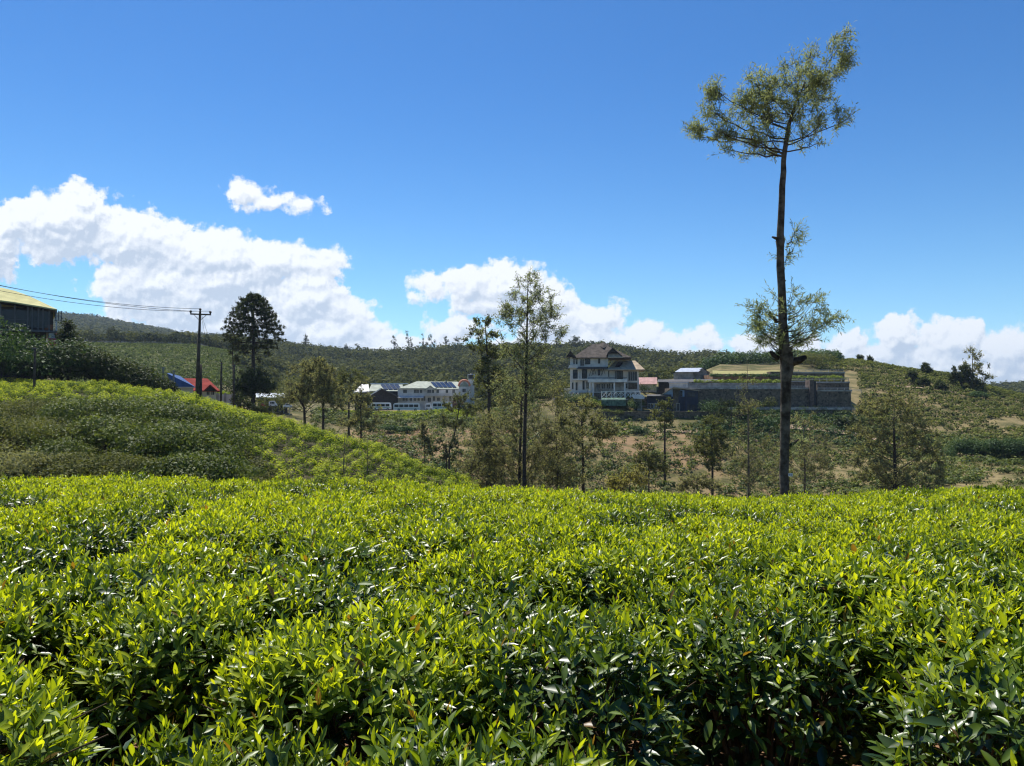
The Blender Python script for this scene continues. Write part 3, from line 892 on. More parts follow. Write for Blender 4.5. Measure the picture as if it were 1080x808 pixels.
def big_tree():
    Y = 17.5
    s = Y / F
    blobs = [(736, 137, 12, 6), (752, 92, 10, 8), (890, 42, 8, 14), (893, 66, 7, 12), (890, 130, 8, 7), (790, 118, 26, 22), (765, 112, 26, 16), (742, 138, 18, 9), (815, 100, 30, 32), (845, 100, 32, 36), (866, 82, 26, 30), (884, 60, 14, 26),
             (882, 128, 15, 12), (800, 148, 34, 15), (850, 138, 30, 16), (762, 146, 26, 8), (756, 98, 10, 7), (836, 76, 20, 16), (770, 158, 14, 6)]
    trunk = [(827, 545, 0.117), (827, 520, 0.106), (827, 480, 0.103), (828, 440, 0.106), (829, 408, 0.113), (830, 390, 0.144), (830, 378, 0.157), (827, 366, 0.117), (826, 340, 0.097), (825, 300, 0.087),
             (824, 262, 0.080), (824, 254, 0.104), (824, 247, 0.080), (826, 210, 0.071), (828, 180, 0.064), (829, 160, 0.056), (834, 130, 0.044), (842, 105, 0.026), (852, 84, 0.013)]
    t = tree('silver_oak', 'very tall slender silver oak with bare dark trunk and small feathery crown', 828, Y, blobs, trunk,
             n_cl=215, twigs=5, tl=0.35, nl=15, ll=0.11, lw=0.020, mat='grev', seed=21, up=0.45, rise=0.50, spread=0.55, limb_r=0.30, lmin=0.87, jitter=True, bark='oakbark', twig_r=.0035)
    zb = t.location.z
    # tufts that sprout from the trunk lower down
    g = np.random.default_rng(77)
    for blobs2, n, lab in (([(812, 345, 20, 26), (850, 340, 24, 24), (868, 336, 20, 12), (806, 325, 14, 10), (845, 315, 16, 12), (828, 360, 26, 12), (800, 352, 10, 16), (828, 325, 12, 24)], 82, 0),
                           ([(838, 252, 7, 10), (832, 268, 7, 12)], 9, 0), ([(836, 470, 12, 14)], 5, 0)):
        C = ell_clumps(blobs2, n, 828, s, zb, g, 0.9, 0.45)
        ac = Acc(); wd = Acc()
        zc = C[:, 2] - np.abs(C[:, 0]) * g.uniform(.2, .9, len(C)) - 0.1
        A = np.stack([np.clip(C[:, 0], -.08, .08) - 0.03, np.clip(C[:, 1], -.08, .08), zc], 1)
        mid = (A + C) / 2 + [0, 0, -0.08]
        v, fc = prisms(A, mid, .011, .007, 4); wd.add(v, fc)
        v, fc = prisms(mid, C, .007, .003, 3); wd.add(v, fc)
        T0 = np.repeat(C, 5, 0)
        D = unit(rnd_dirs(len(T0), g) + unit(T0 * [1, 1, 0] + 1e-6) * 0.9 + [0, 0, .35])
        TL = g.uniform(.14, .42, (len(T0), 1))
        v, fc = prisms(T0, T0 + D * TL, .004, .0015); wd.add(v, fc)
        nl = 13
        f = np.tile(np.linspace(.1, 1, nl), len(T0))[:, None]
        LP = np.repeat(T0, nl, 0) + np.repeat(D * TL, nl, 0) * f
        LD = np.repeat(D, nl, 0); sd = rnd_dirs(len(LP), g)
        LD = unit(LD * .7 + sd * .75)
        lv, lf = leaves_quad(LP, LD, unit(rnd_dirs(len(LP), g) + [0, 0, 1]), .105 * g.uniform(.6, 1.3, len(LP)), .017 * g.uniform(.7, 1.3, len(LP)))
        ac.add(lv, lf, np.repeat(g.uniform(0, 1, len(LP)), 4))
        ac.build('trunk_shoots', M['grev'], t); wd.build('shoot_stems', M['bark'], t, tint=False)
    # broken stubs and burrs
    mb = MB()
    for (a, b, dx, dz, r0) in ((833, 383, .36, .14, .085), (821, 378, -.20, .16, .05), (824, 252, -.20, .05, .035), (832, 470, .2, .15, .03), (820, 340, -.18, .25, .035), (824, 300, .10, .10, .03)):
        x, z = (a - 828) * s, (HOR - b) * s - zb
        MB().tube([(x, 0, z), (x + dx * .6, -.03, z + dz * .5), (x + dx, -.04, z + dz)], [r0 * 1.2, r0, r0 * .55], 8).build('branch_stub', M['bark'], t, smooth=True)
    # small white number tag nailed to the trunk
    x, z = (830.5 - 828) * s, (HOR - 500) * s
    root = empty('trunk_tag', (U(828) * Y + x, Y - .150, z))
    tag(root, 'small white number tag nailed to the bare trunk just above the tea', 'tag')
    MB().box(-.048, .048, -.004, .004, -.032, .032).build('plate', M['tagw'], root)
    m2 = MB()
    for cx, bars in ((-.022, ((-.014, -.009, -.02, .018), (.009, .014, -.02, .018), (-.014, .014, .013, .018), (-.014, .014, -.003, .001))),
                     (.020, ((-.012, -.007, -.02, .018), (.007, .012, -.02, .018), (-.012, .012, .013, .018), (-.012, .012, -.02, -.015), (-.012, .012, -.003, .001)))):
        for x0, x1, z0, z1 in bars: m2.box(cx + x0, cx + x1, -.007, -.0045, z0, z1)
    m2.build('number', M['black'], root)


big_tree()


def slope_trees():
    # tall airy tree in the middle
    tree('tall_tree', 'tall airy tree with thin see-through crown against the cloud left of the hotel', 555, 58,
         [(556, 385, 34, 18), (550, 410, 36, 16), (556, 300, 22, 14), (562, 318, 34, 16), (560, 340, 36, 16), (545, 332, 22, 14), (572, 358, 32, 12), (548, 368, 32, 14), (582, 332, 16, 8), (520, 352, 14, 8)],
         [(553, 560, .17), (553, 480, .145), (555, 400, .115), (556, 340, .07), (557, 288, .02)], n_cl=240, twigs=5, tl=.75, nl=9, ll=.18, lw=.062, mat='grev', seed=3, up=.5, lmin=.45, twig_r=.012)
    tree('tall_tree', 'broad bushy tree with grey-olive crown at the foot of the tall airy tree', 548, 62,
         [(560, 400, 38, 26), (545, 440, 44, 30), (575, 470, 38, 40), (530, 485, 40, 34), (555, 505, 56, 22), (512, 470, 18, 22), (590, 420, 16, 14)],
         [(548, 570, .17), (548, 500, .12), (550, 420, .07), (552, 380, .03)], n_cl=270, twigs=6, tl=.95, nl=9, ll=.20, lw=.075, mat='grevd', seed=4, up=.6, lmin=.1, twig_r=.012)
    tree('tall_tree', 'low bushy grey-green tree right of the trunk of the tall airy tree', 588, 66,
         [(585, 465, 26, 24), (578, 490, 30, 24), (600, 500, 24, 16), (590, 440, 16, 14)], [(588, 570, .14), (588, 500, .1), (586, 435, .03)], n_cl=120, twigs=6, tl=.9, nl=9, ll=.20, lw=.075, mat='grevd', seed=141, up=.6, lmin=.1, twig_r=.012)
    tree('tall_tree', 'low bushy grey-green tree left of the trunk of the tall airy tree', 514, 68,
         [(512, 470, 22, 20), (505, 492, 26, 20), (525, 500, 24, 14), (518, 448, 14, 12)], [(514, 570, .14), (514, 500, .1), (515, 445, .03)], n_cl=110, twigs=6, tl=.9, nl=9, ll=.20, lw=.075, mat='grevd', seed=142, up=.6, lmin=.1, twig_r=.012)
    tree('gum_tree', 'dark gum tree with flat layered leaf pads left of the tall airy tree', 517, 118,
         [(510, 341, 12, 4), (500, 350, 10, 4), (522, 352, 16, 6), (506, 365, 16, 6), (492, 358, 8, 3), (520, 372, 16, 8), (514, 395, 18, 18), (524, 410, 16, 14), (536, 345, 8, 4)],
         [(517, 470, .32), (516, 420, .26), (514, 375, .16), (512, 345, .06)], n_cl=85, twigs=6, tl=1.0, nl=9, ll=.42, lw=.20, mat='olive', seed=5, up=.3, lmin=.25, twig_r=.03)
    tree('slope_tree', 'rounded olive tree with forked trunk right of the tall airy tree', 615, 72,
         [(612, 428, 22, 14), (625, 445, 22, 16), (600, 450, 20, 16), (615, 468, 28, 14), (640, 455, 10, 10)],
         [(615, 540, .16), (615, 490, .13), (613, 440, .06)], n_cl=100, twigs=6, tl=.7, nl=9, ll=.24, lw=.10, mat='grevd', seed=6, up=.5, twig_r=.015)
    tree('slope_tree', 'small dark tree with thin trunk in front of the navy building', 700, 135,
         [(700, 428, 12, 9), (692, 438, 10, 8), (708, 440, 10, 8), (700, 446, 13, 7)],
         [(701, 466, .16), (701, 445, .12), (700, 425, .05)], n_cl=45, twigs=6, tl=.8, nl=8, ll=.34, lw=.16, mat='olive', seed=7, twig_r=.02)
    tree('slope_tree', 'round dark tree with low dense base in front of the stone terraces', 750, 125,
         [(750, 458, 20, 16), (745, 475, 20, 16), (762, 470, 16, 16), (752, 445, 12, 8), (738, 468, 10, 10), (750, 488, 18, 9)],
         [(751, 500, .18), (751, 480, .15), (750, 450, .06)], n_cl=110, twigs=6, tl=.9, nl=9, ll=.36, lw=.18, mat='olive', seed=8, twig_r=.02)
    tree('slope_tree', 'thin half bare tree with pale stem left of the tall silver oak', 789, 80,
         [(789, 430, 16, 16), (792, 460, 20, 20), (784, 490, 24, 22), (800, 500, 20, 18), (788, 405, 8, 12), (812, 470, 14, 18)],
         [(789, 545, .13), (789, 480, .09), (789, 420, .05), (788, 380, .015)], n_cl=95, twigs=5, tl=.95, nl=7, ll=.22, lw=.09, mat='grevd', bark='barkl', seed=9, up=.5, twig_r=.014)
    tree('slope_tree', 'thin bushy tree right behind the trunk of the tall silver oak', 848, 84,
         [(846, 450, 20, 18), (850, 475, 26, 22), (838, 500, 26, 20), (866, 490, 16, 18)],
         [(848, 545, .13), (848, 480, .09), (847, 440, .03)], n_cl=95, twigs=6, tl=.9, nl=7, ll=.24, lw=.10, mat='grevd', bark='barkl', seed=10, up=.5, twig_r=.014)
    tree('slope_tree', 'large broad dark olive tree in front of the right hill', 942, 105,
         [(925, 430, 18, 14), (950, 425, 20, 14), (968, 445, 16, 14), (915, 455, 22, 18), (945, 460, 34, 26), (975, 475, 22, 22), (915, 488, 28, 24), (950, 500, 46, 18), (985, 500, 14, 16)],
         [(943, 530, .28), (943, 490, .22), (942, 440, .1)], n_cl=300, twigs=6, tl=.95, nl=9, ll=.32, lw=.15, mat='grevd', seed=12, twig_r=.02)
    # trees at the left end of the valley
    for (px, Y, bl, tk, sd, lb) in (
        (323, 112, [(318, 400, 20, 14), (330, 412, 20, 14), (312, 418, 14, 12), (340, 402, 12, 12), (325, 388, 14, 8)], [(322, 455, .22), (321, 430, .17), (312, 415, .1), (322, 395, .05)], 31, 'wide dark tree with leaning forked trunk at the foot of the left tea slope'),
        (341, 108, [(342, 398, 16, 12), (346, 415, 18, 14), (338, 385, 10, 8), (352, 428, 12, 8)], [(341, 468, .20), (341, 430, .15), (342, 395, .05)], 32, 'dark upright tree, second from left in the clump at the foot of the left slope'),
        (380, 120, [(380, 420, 14, 10), (384, 434, 16, 10), (372, 446, 14, 8), (388, 448, 13, 8), (376, 405, 10, 6)], [(381, 478, .17), (381, 450, .13), (380, 412, .05)], 33, 'small dark tree with bare lower trunk in front of the dark gabled shed'),
        (372, 150, [(370, 395, 16, 4), (380, 400, 13, 4), (358, 402, 12, 5), (366, 412, 16, 7)], [(368, 448, .2), (368, 420, .14), (370, 396, .06)], 34, 'flat topped tree with yellowish pads left of the white building'),
        (448, 128, [(448, 462, 6, 8), (446, 452, 4, 6), (451, 474, 5, 7)], [(448, 492, .07), (448, 470, .05), (448, 448, .02)], 35, 'thin sapling alone on the red slope below the buses'),
        (478, 130, [(488, 420, 14, 5), (476, 428, 12, 6), (492, 434, 12, 6), (470, 445, 10, 6), (484, 448, 12, 6)], [(474, 475, .16), (480, 455, .12), (484, 432, .08), (486, 420, .04)], 36, 'crooked tree with leaning trunk at the right end of the white building'),
        (258, 122, [(256, 424, 10, 8), (262, 432, 10, 6), (250, 420, 7, 6)], [(258, 448, .12), (258, 435, .09), (257, 420, .04)], 37, 'small dark tree hanging over the parked cars below the umbrella pine'),
        (277, 108, [(274, 434, 9, 6), (282, 438, 9, 5), (270, 442, 8, 5)], [(277, 458, .13), (277, 446, .09), (276, 432, .05)], 38, 'small dark crooked tree in front of the parked cars'),
        (470, 122, [(466, 472, 11, 8), (478, 468, 9, 7), (470, 482, 10, 6)], [(471, 498, .12), (471, 482, .09), (470, 466, .03)], 39, 'dark low tree on the red slope left of the tall airy tree'),
        (664, 92, [(662, 508, 20, 10), (672, 500, 14, 8), (650, 512, 14, 8)], [(664, 545, .12), (664, 520, .09), (664, 500, .04)], 41, 'low tree with pale yellow flower heads at the rim of the tea table'),
        (684, 110, [(684, 480, 14, 12), (690, 492, 14, 12), (674, 490, 10, 10)], [(684, 520, .12), (684, 495, .09), (684, 470, .03)], 42, 'sparse small tree on the slope behind the yellow flowering tree'),
        (735, 118, [(735, 508, 16, 10), (748, 512, 14, 8), (722, 512, 12, 8)], [(735, 530, .1), (735, 515, .07), (735, 500, .03)], 43, 'low spreading tree between the yellow flowering tree and the silver oak'),
        (772, 168, [(768, 428, 12, 7), (780, 432, 10, 7), (762, 438, 8, 6)], [(771, 452, .12), (771, 440, .09), (771, 425, .03)], 44, 'leafy tree at the left foot of the long stone wall')):
        tree('slope_tree', lb, px, Y, bl, tk, n_cl=max(30, int(sum(b[2] * b[3] for b in bl) / 7)), twigs=6, tl=.85, nl=8, ll=.33 * Y / 120, lw=.15 * Y / 120,
             mat='yellow' if sd == 41 else ('olive' if sd in (34, 36, 42) else ('grevd' if sd in (35, 43) else 'dark')) if sd not in (31, 32, 33) else 'grevd', seed=sd, twig_r=.022)
    # pair on the right ridge, ridge singles
    tree('ridge_tree', 'tall pale airy tree on the right ridge beside a dark round one', 1026, 240,
         [(1026, 374, 9, 7), (1030, 386, 12, 8), (1022, 394, 12, 8), (1036, 398, 9, 7)], [(1026, 412, .25), (1026, 390, .16), (1026, 368, .06)],
         n_cl=60, twigs=6, tl=1.4, nl=7, ll=.5, lw=.26, mat='grevd', bark='barkl', seed=51, twig_r=.03)
    tree('ridge_tree', 'dark round tree with short trunk left of the pale airy tree on the right ridge', 1014, 236,
         [(1014, 392, 9, 7), (1010, 399, 8, 6), (1020, 401, 9, 6), (1030, 406, 8, 6)], [(1014, 413, .25), (1014, 400, .18), (1014, 390, .08)],
         n_cl=75, twigs=6, tl=1.2, nl=8, ll=.6, lw=.34, mat='dark', seed=52, twig_r=.03)
    for i, (px, Y, top, w, lb) in enumerate(((977, 262, 384, 5, 'small dark tree standing on the crest of the right hill'), (908, 292, 376, 2.4, 'tiny round tree on the crest of the right hill, nearest the terraces'),
                                  (918, 290, 378, 2, 'tiny low bush-like tree on the crest of the right hill, second from the terraces'), (962, 235, 392, 5, 'small dark tree just below the crest of the right hill'),
                                  (974, 230, 400, 6, 'dark tree low on the face of the right hill under the crest tree'), (992, 225, 404, 7, 'wide dark bush tree on the right hill left of the ridge pair'))):
        zb = HOR - gz(px, Y) * F / Y
        tree('ridge_tree', lb, px, Y, [(px, (top + zb) / 2 - 1, w, max(2.5, (zb - top) / 2))], [(px, zb, .12), (px, top + 2, .05)], n_cl=26, twigs=5, tl=.9, nl=7, ll=.6, lw=.35, mat='dark', seed=60 + i, twig_r=.02)


slope_trees()


def umbrella_pine():
    px, Y = 267, 135
    s = Y / F; g = np.random.default_rng(8)
    zb = gz(px, Y) - .3
    C = []
    for i, py in enumerate(np.linspace(313, 361, 13)):
        f = i / 12.0
        L = 31 * s * ((1 - ((354 - py) / 44.0) ** 1.9) ** .75 if py < 354 else 1 - (py - 354) / 12.0)
        droop = (6 * f * f) * s
        nb = 13 + int(5 * f)
        for k in range(nb):
            a = 2 * math.pi * (k + .5 * (i % 2)) / nb + g.uniform(-.2, .2)
            LL = L * g.uniform(.82, 1.1)
            for t in (.5, .7, .86, 1.0) if f < .8 else (.85, 1.0):
                C.append((math.cos(a) * LL * t, math.sin(a) * LL * t, (HOR - py) * s - zb - droop * t * t + g.normal(0, .15)))
    for py in (310, 312, 314): 
        for k in range(6): C.append((g.normal(0, 3 * s), g.normal(0, 3 * s), (HOR - py - 3) * s - zb))
    # a few tired boughs lower down and a leafy skirt
    for (a, b) in ((249, 362), (252, 368), (258, 372), (280, 372), (286, 366), (275, 380)):
        for k in range(5): C.append(((a - px) * s + g.normal(0, .3), g.normal(0, 1.0), (HOR - b) * s - zb + g.normal(0, .2)))
    C = np.array(C)
    tree('umbrella_pine', 'big dark bunya pine with umbrella crown behind the power pole', px, Y, None, [(267, 432, .42), (267, 400, .36), (267, 360, .27), (267, 325, .12), (267, 312, .05)],
         clumps=C, twigs=6, tl=.40, nl=7, ll=.27, lw=.13, mat='dark', seed=9, up=.35, rise=-.12, spread=.6, limb_r=.32, twig_r=.03, base_z=zb)
    tree('dark_tree', 'dense dark tree wrapped round the foot of the big umbrella pine', 268, 128,
         [(268, 402, 18, 12), (258, 410, 12, 8), (280, 408, 12, 9), (268, 415, 16, 7)], [(268, 436, .2), (268, 415, .15), (268, 400, .07)], n_cl=95, twigs=6, tl=.9, nl=9, ll=.4, lw=.22, mat='dark', seed=10, twig_r=.02)
    tree('thin_tree', 'thin dark tree with broken top left of the umbrella pine', 246, 140, [(246, 364, 4, 5), (245, 372, 5, 5), (248, 380, 4, 5), (244, 358, 3, 3)],
         [(247, 428, .2), (246, 400, .16), (245, 362, .07)], n_cl=26, twigs=5, tl=.7, nl=7, ll=.32, lw=.18, mat='dark', seed=14, twig_r=.02)


umbrella_pine()

# ------------------------------------------------------------------ masses of foliage
def crowns(name, pts, rad, hgt, cards, mat, label=None, cat=None, kind='stuff', seed=0, flat=0.75, size=.5, tiltup=0.5, group=None, full=False, lobes=0.0, young=0.0):
    """many crowns made of leaf clumps, ONE mesh; young also paints flank shading into the tint"""
    g = np.random.default_rng(seed)
    pts = np.asarray(pts, float); n = len(pts)
    rad = np.broadcast_to(rad, n).astype(float); hgt = np.broadcast_to(hgt, n).astype(float)
    d = rnd_dirs(n * cards, g)
    if not full: d[:, 2] = np.abs(d[:, 2]) * 1.15 - 0.15
    d = unit(d)
    r = np.repeat(rad, cards)[:, None]; hh = np.repeat(hgt, cards)[:, None]
    k = g.uniform(0.72, 1.06, (n * cards, 1))
    if lobes: k *= 1 + lobes * np.sin(d[:, :1] * 7 + np.repeat(g.uniform(0, 6, n), cards)[:, None]) * np.sin(d[:, 1:2] * 6 + 1) * 1.2
    c = np.repeat(pts, cards, 0) + np.concatenate([d[:, :2] * r, d[:, 2:] * hh], 1) * k
    c[:, 2:] += hh * flat
    Nn = unit(d + g.normal(0, .45, d.shape) + [0, 0, tiltup])
    D = rnd_dirs(len(c), g); D = unit(D - Nn * (D * Nn).sum(1, keepdims=True))
    L = (r[:, 0]) * size * g.uniform(.6, 1.3, len(c)); W = L * g.uniform(.55, .9, len(c))
    V, Fc = leaves_quad(c - D * L[:, None] * .5, D, Nn, L, W, .05)
    ct = np.repeat(g.uniform(0, 1, n), cards)
    t = np.clip(.8 * (ct - .5) + .75 * (g.uniform(0, 1, len(c)) - .5) + .45 + young * (d[:, 2] - .62), 0, 1)  # younger tops, older flanks; the tint gradient also paints shading to deepen form
    o = mesh_np(name, V, [Fc], M[mat], tint=np.repeat(t, 4))
    tag(o, label, cat, group, kind)
    return o


def scatter(pxr, Yr, spacing, keep=None, jit=.45, seed=0):
    """points over a sector of ground, given by bearing (photo columns) and distance"""
    g = np.random.default_rng(seed)
    x0, x1 = U(pxr[0]) * Yr[1], U(pxr[1]) * Yr[1]
    x0 = min(x0, U(pxr[0]) * Yr[0]); x1 = max(x1, U(pxr[1]) * Yr[0])
    xs = np.arange(x0, x1, spacing); ys = np.arange(Yr[0], Yr[1], spacing)
    X, Yy = np.meshgrid(xs, ys); X = X.ravel(); Yy = Yy.ravel()
    X = X + g.uniform(-jit, jit, len(X)) * spacing; Yy = Yy + g.uniform(-jit, jit, len(X)) * spacing
    px = 540 + F * X / Yy
    ok = (px > pxr[0]) & (px < pxr[1])
    X, Yy, px = X[ok], Yy[ok], px[ok]
    if keep is not None:
        ok = keep(X, Yy, px, g); X, Yy = X[ok], Yy[ok]
    return np.stack([X, Yy, H(X, Yy)], 1)


def masses():
    g = np.random.default_rng(3)
    # left tea slope: close rows of flat bushes
    def k1(X, Y, px, g):
        edge = np.interp(px, [-200, 0, 60, 150, 230, 245, 270, 300, 520], [68, 66, 66, 67, 66, 58, 52, 46, 44])
        row = np.abs(((Y * .8 + X * .5 + vnoise(X, Y, 9, 5) * 2.0) / 2.9) % 1 - .5)
        return (Y > edge + vnoise(X, Y, 6, 4) * 6) & (g.uniform(0, 1, len(X)) > .07) & ((row > .19) | (g.uniform(0, 1, len(X)) < .10))
    p = scatter((-150, 520), (44, 96), .98, k1, .26, 1)
    p[:, 2] += .25
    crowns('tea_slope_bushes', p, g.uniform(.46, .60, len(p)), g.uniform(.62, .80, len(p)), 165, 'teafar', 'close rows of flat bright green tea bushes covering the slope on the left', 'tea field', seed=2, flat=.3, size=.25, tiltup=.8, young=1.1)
    # far tea field beyond the left crest
    def k2(X, Y, px, g):
        row = np.abs(((Y + vnoise(X, Y, 40, 9) * 14) / 5.0) % 1 - .5)
        return (row > .12) & (g.uniform(0, 1, len(X)) > .12)
    p = scatter((60, 262), (275, 428), 1.7, k2, .3, 2)
    crowns('distant_tea_field', p, g.uniform(.9, 1.2, len(p)), .8, 12, 'tead', 'distant green tea field in faint rows beyond the left crest', 'tea field', seed=3, flat=.3, size=.8, tiltup=.9)
    # forest ridges
    dry = lambda X, Y, px, g: ~((px > 668) & (px < 742) & (Y > 690)) & ~((px > 742) & (px < 790) & (Y > 730))
    def k3(X, Y, px, g):
        c = np.interp(px, [225, 252, 262, 300, 400, 470, 600, 690, 730, 800], [455, 425, 300, 290, 300, 290, 255, 290, 330, 420])
        return (Y > c) & dry(X, Y, px, g)
    p = scatter((225, 900), (250, 800), 6.4, k3, .45, 4)
    h = g.uniform(3.2, 6.2, len(p)) * np.clip(p[:, 1] / 420, .55, 1) * (1 + .5 * vnoise(p[:, 0], p[:, 1], 40, 8))
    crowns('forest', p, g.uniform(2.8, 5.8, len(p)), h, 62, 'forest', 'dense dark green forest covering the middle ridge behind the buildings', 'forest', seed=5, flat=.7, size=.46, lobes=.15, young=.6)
    p = scatter((-150, 330), (900, 1560), 11, None, .45, 6)
    crowns('forest', p, g.uniform(5, 8.5, len(p)), g.uniform(6, 10, len(p)), 30, 'forest', 'hazy bluish forest on the farthest ridge at the left', 'forest', seed=6, flat=.6, size=.62)
    p = scatter((1015, 1250), (620, 1000), 9, None, .45, 7)
    crowns('forest', p, g.uniform(4.5, 6.5, len(p)), g.uniform(6, 10, len(p)), 46, 'forest', 'bluish forest behind the right end of the right hill', 'forest', seed=7, flat=.6, size=.55)
    # bamboo-like thicket behind the terraces
    p = scatter((738, 885), (272, 330), 3.4, lambda X, Y, px, g: (Y > np.interp(px, [738, 800, 885], [285, 276, 268])), .45, 8)
    crowns('thicket', p, g.uniform(1.7, 2.5, len(p)), g.uniform(2.0, 3.4, len(p)), 70, 'hedge', 'dark green thicket behind the top lawn of the terraces', 'thicket', seed=8, flat=.6, size=.40)
    # belt of trees on the far edge of the distant tea field
    p = scatter((60, 262), (424, 452), 6.5, None, .45, 9)
    crowns('tree_belt', p, g.uniform(2.4, 4.6, len(p)), g.uniform(2.5, 5.0, len(p)), 70, 'forest', 'belt of dark trees along the top edge of the distant tea field', 'tree belt', seed=9, flat=.7, size=.45)
    # right hill: lines of low scrubby tea
    def k4(X, Y, px, g):
        row = np.abs(((Y + vnoise(X, Y, 30, 12) * 16) / 4.2) % 1 - .5)
        patch = vnoise(X, Y, 16, 13) + .55 * vnoise(X, Y, 6, 14)
        top = np.clip((Y - 215) / 40, 0, 1) * .3
        return (row > .20) & (patch + top > -.22 + g.uniform(-.18, .18, len(X))) & ~((px < 905) & (Y < 255))
    p = scatter((860, 1300), (150, 305), 1.3, k4, .36, 10)
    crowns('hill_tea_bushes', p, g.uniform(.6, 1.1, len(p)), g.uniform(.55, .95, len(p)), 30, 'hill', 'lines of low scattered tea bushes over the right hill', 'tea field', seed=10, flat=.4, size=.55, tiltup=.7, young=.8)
    # scrub on the middle slope
    def k5(X, Y, px, g):
        patch = vnoise(X, Y, 11, 15) + .6 * vnoise(X, Y, 4, 16)
        return (patch > -.10 + g.uniform(-.2, .2, len(X))) & ~((px > 735) & (px < 905) & (Y > 178)) & ~((px > 575) & (Y > 176))
    p = scatter((330, 1300), (108, 192), 1.5, k5, .45, 11)
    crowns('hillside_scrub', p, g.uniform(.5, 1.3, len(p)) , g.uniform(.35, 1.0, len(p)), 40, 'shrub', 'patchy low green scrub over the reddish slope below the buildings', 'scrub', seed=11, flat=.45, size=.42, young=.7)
    p = scatter((330, 1300), (105, 190), 1.7, lambda X, Y, px, g: (g.uniform(0, 1, len(X)) < .35) & ~((px > 575) & (Y > 174)), .5, 12)
    crowns('dry_scrub', p, g.uniform(.4, .9, len(p)), g.uniform(.3, .6, len(p)), 30, 'shrubo', 'dry olive tufts over the reddish slope below the buildings', 'scrub', seed=12, flat=.4, size=.45)
    # bright tea strip below the car park
    p = scatter((335, 500), (183, 197), 1.15, lambda X, Y, px, g: g.uniform(0, 1, len(X)) > .1, .3, 13)
    crowns('tea_strip', p, g.uniform(.6, .85, len(p)), .6, 44, 'teafar', 'bright green tea strip directly below the parked buses', 'tea field', seed=13, flat=.4, size=.42)
    p = scatter((486, 632), (192, 262), 3.0, lambda X, Y, px, g: ~((px > 590) & (Y > 183)), .45, 17)
    crowns('shrub_belt', p, g.uniform(1.3, 2.3, len(p)), g.uniform(.9, 1.8, len(p)), 70, 'forest', 'belt of dark green shrubs between the white building and the white house', 'shrubs', seed=17, flat=.5, size=.40)
    # green slope at the foot of the long stone wall
    p = scatter((735, 912), (160, 181), 1.5, None, .4, 14)
    crowns('green_bank', p, g.uniform(.7, 1.2, len(p)), g.uniform(.5, 1.1, len(p)), 40, 'hedge', 'band of leafy green plants at the foot of the long stone wall', 'plants', seed=14, flat=.4, size=.42)
    # undergrowth in the gully behind the near field
    p = scatter((-200, 1250), (19, 42), 1.1, lambda X, Y, px, g: g.uniform(0, 1, len(X)) > .2, .45, 15)
    crowns('gully_undergrowth', p, g.uniform(.5, .8, len(p)), g.uniform(.3, .6, len(p)), 70, 'shrub', 'tangled undergrowth in the gully beyond the near tea field', 'undergrowth', seed=15, flat=.3, size=.22)
    p = scatter((-200, 520), (40, 66), 1.25, lambda X, Y, px, g: (Y < np.interp(px, [-200, 0, 60, 150, 235, 250, 300, 520], [68, 66, 66, 67, 64, 56, 46, 42]) + 2), .45, 16)
    crowns('slope_undergrowth', p, g.uniform(.7, 1.1, len(p)), g.uniform(.45, .9, len(p)), 120, 'shrubo', 'dull olive undergrowth filling the hollow below the left tea slope', 'undergrowth', seed=16, flat=.35, size=.20)


masses()


def plant(name, label, px, Y, w, h, mat, cards=900, seed=0, group=None, cat='shrub', size=.10, lobes=.25, dz=0.0, nsub=7, stemmat='bark', leafw=.5):
    """shrub built from several rounded lobes of real leaves on stems. w, h in metres"""
    g = np.random.default_rng(seed)
    z = gz(px, Y)
    root = empty(name, (U(px) * Y, Y, z - .15 + dz)); tag(root, label, cat, group)
    cs = g.normal(0, .28, (nsub, 3)) * [w, w, 0]; 
    rr = g.uniform(.28, .45, nsub) * w
    cs[:, 2] = g.uniform(.35, .68, nsub) * h - np.abs(cs[:, 0]) * .25 * h / w
    n = cards
    k = g.integers(0, nsub, n); d = rnd_dirs(n, g); d[:, 2] = np.abs(d[:, 2] + .35) - .25; d = unit(d)
    rad = rr[k][:, None] * g.uniform(.6, 1.08, (n, 1))
    c = cs[k] + d * rad * [1, 1, .9 * h / w if h < w else 1.0]
    c[:, 2] = np.maximum(c[:, 2], .05)
    Nn = unit(d * .8 + g.normal(0, .55, d.shape) + [0, 0, .4]); D = rnd_dirs(n, g); D = unit(D - Nn * (D * Nn).sum(1, keepdims=True))
    L = size * g.uniform(.6, 1.3, n)
    V, Fc = leaves_quad(c, D, Nn, L, L * leafw, .08)
    t = np.clip(.4 * g.uniform(0, 1, nsub)[k] + .6 * g.uniform(0, 1, n), 0, 1)
    mesh_np('foliage', V, [Fc], M[mat], root, tint=np.repeat(t, 4))
    st = Acc(); ns = nsub * 3
    e = np.repeat(cs, 3, 0) + g.normal(0, .15, (ns, 3)) * w
    v, f = prisms(g.normal(0, .04, (ns, 3)) * [1, 1, 0], e, .03, .01, 4); st.add(v, f)
    st.build('stems', M[stemmat], root, tint=False)
    return root


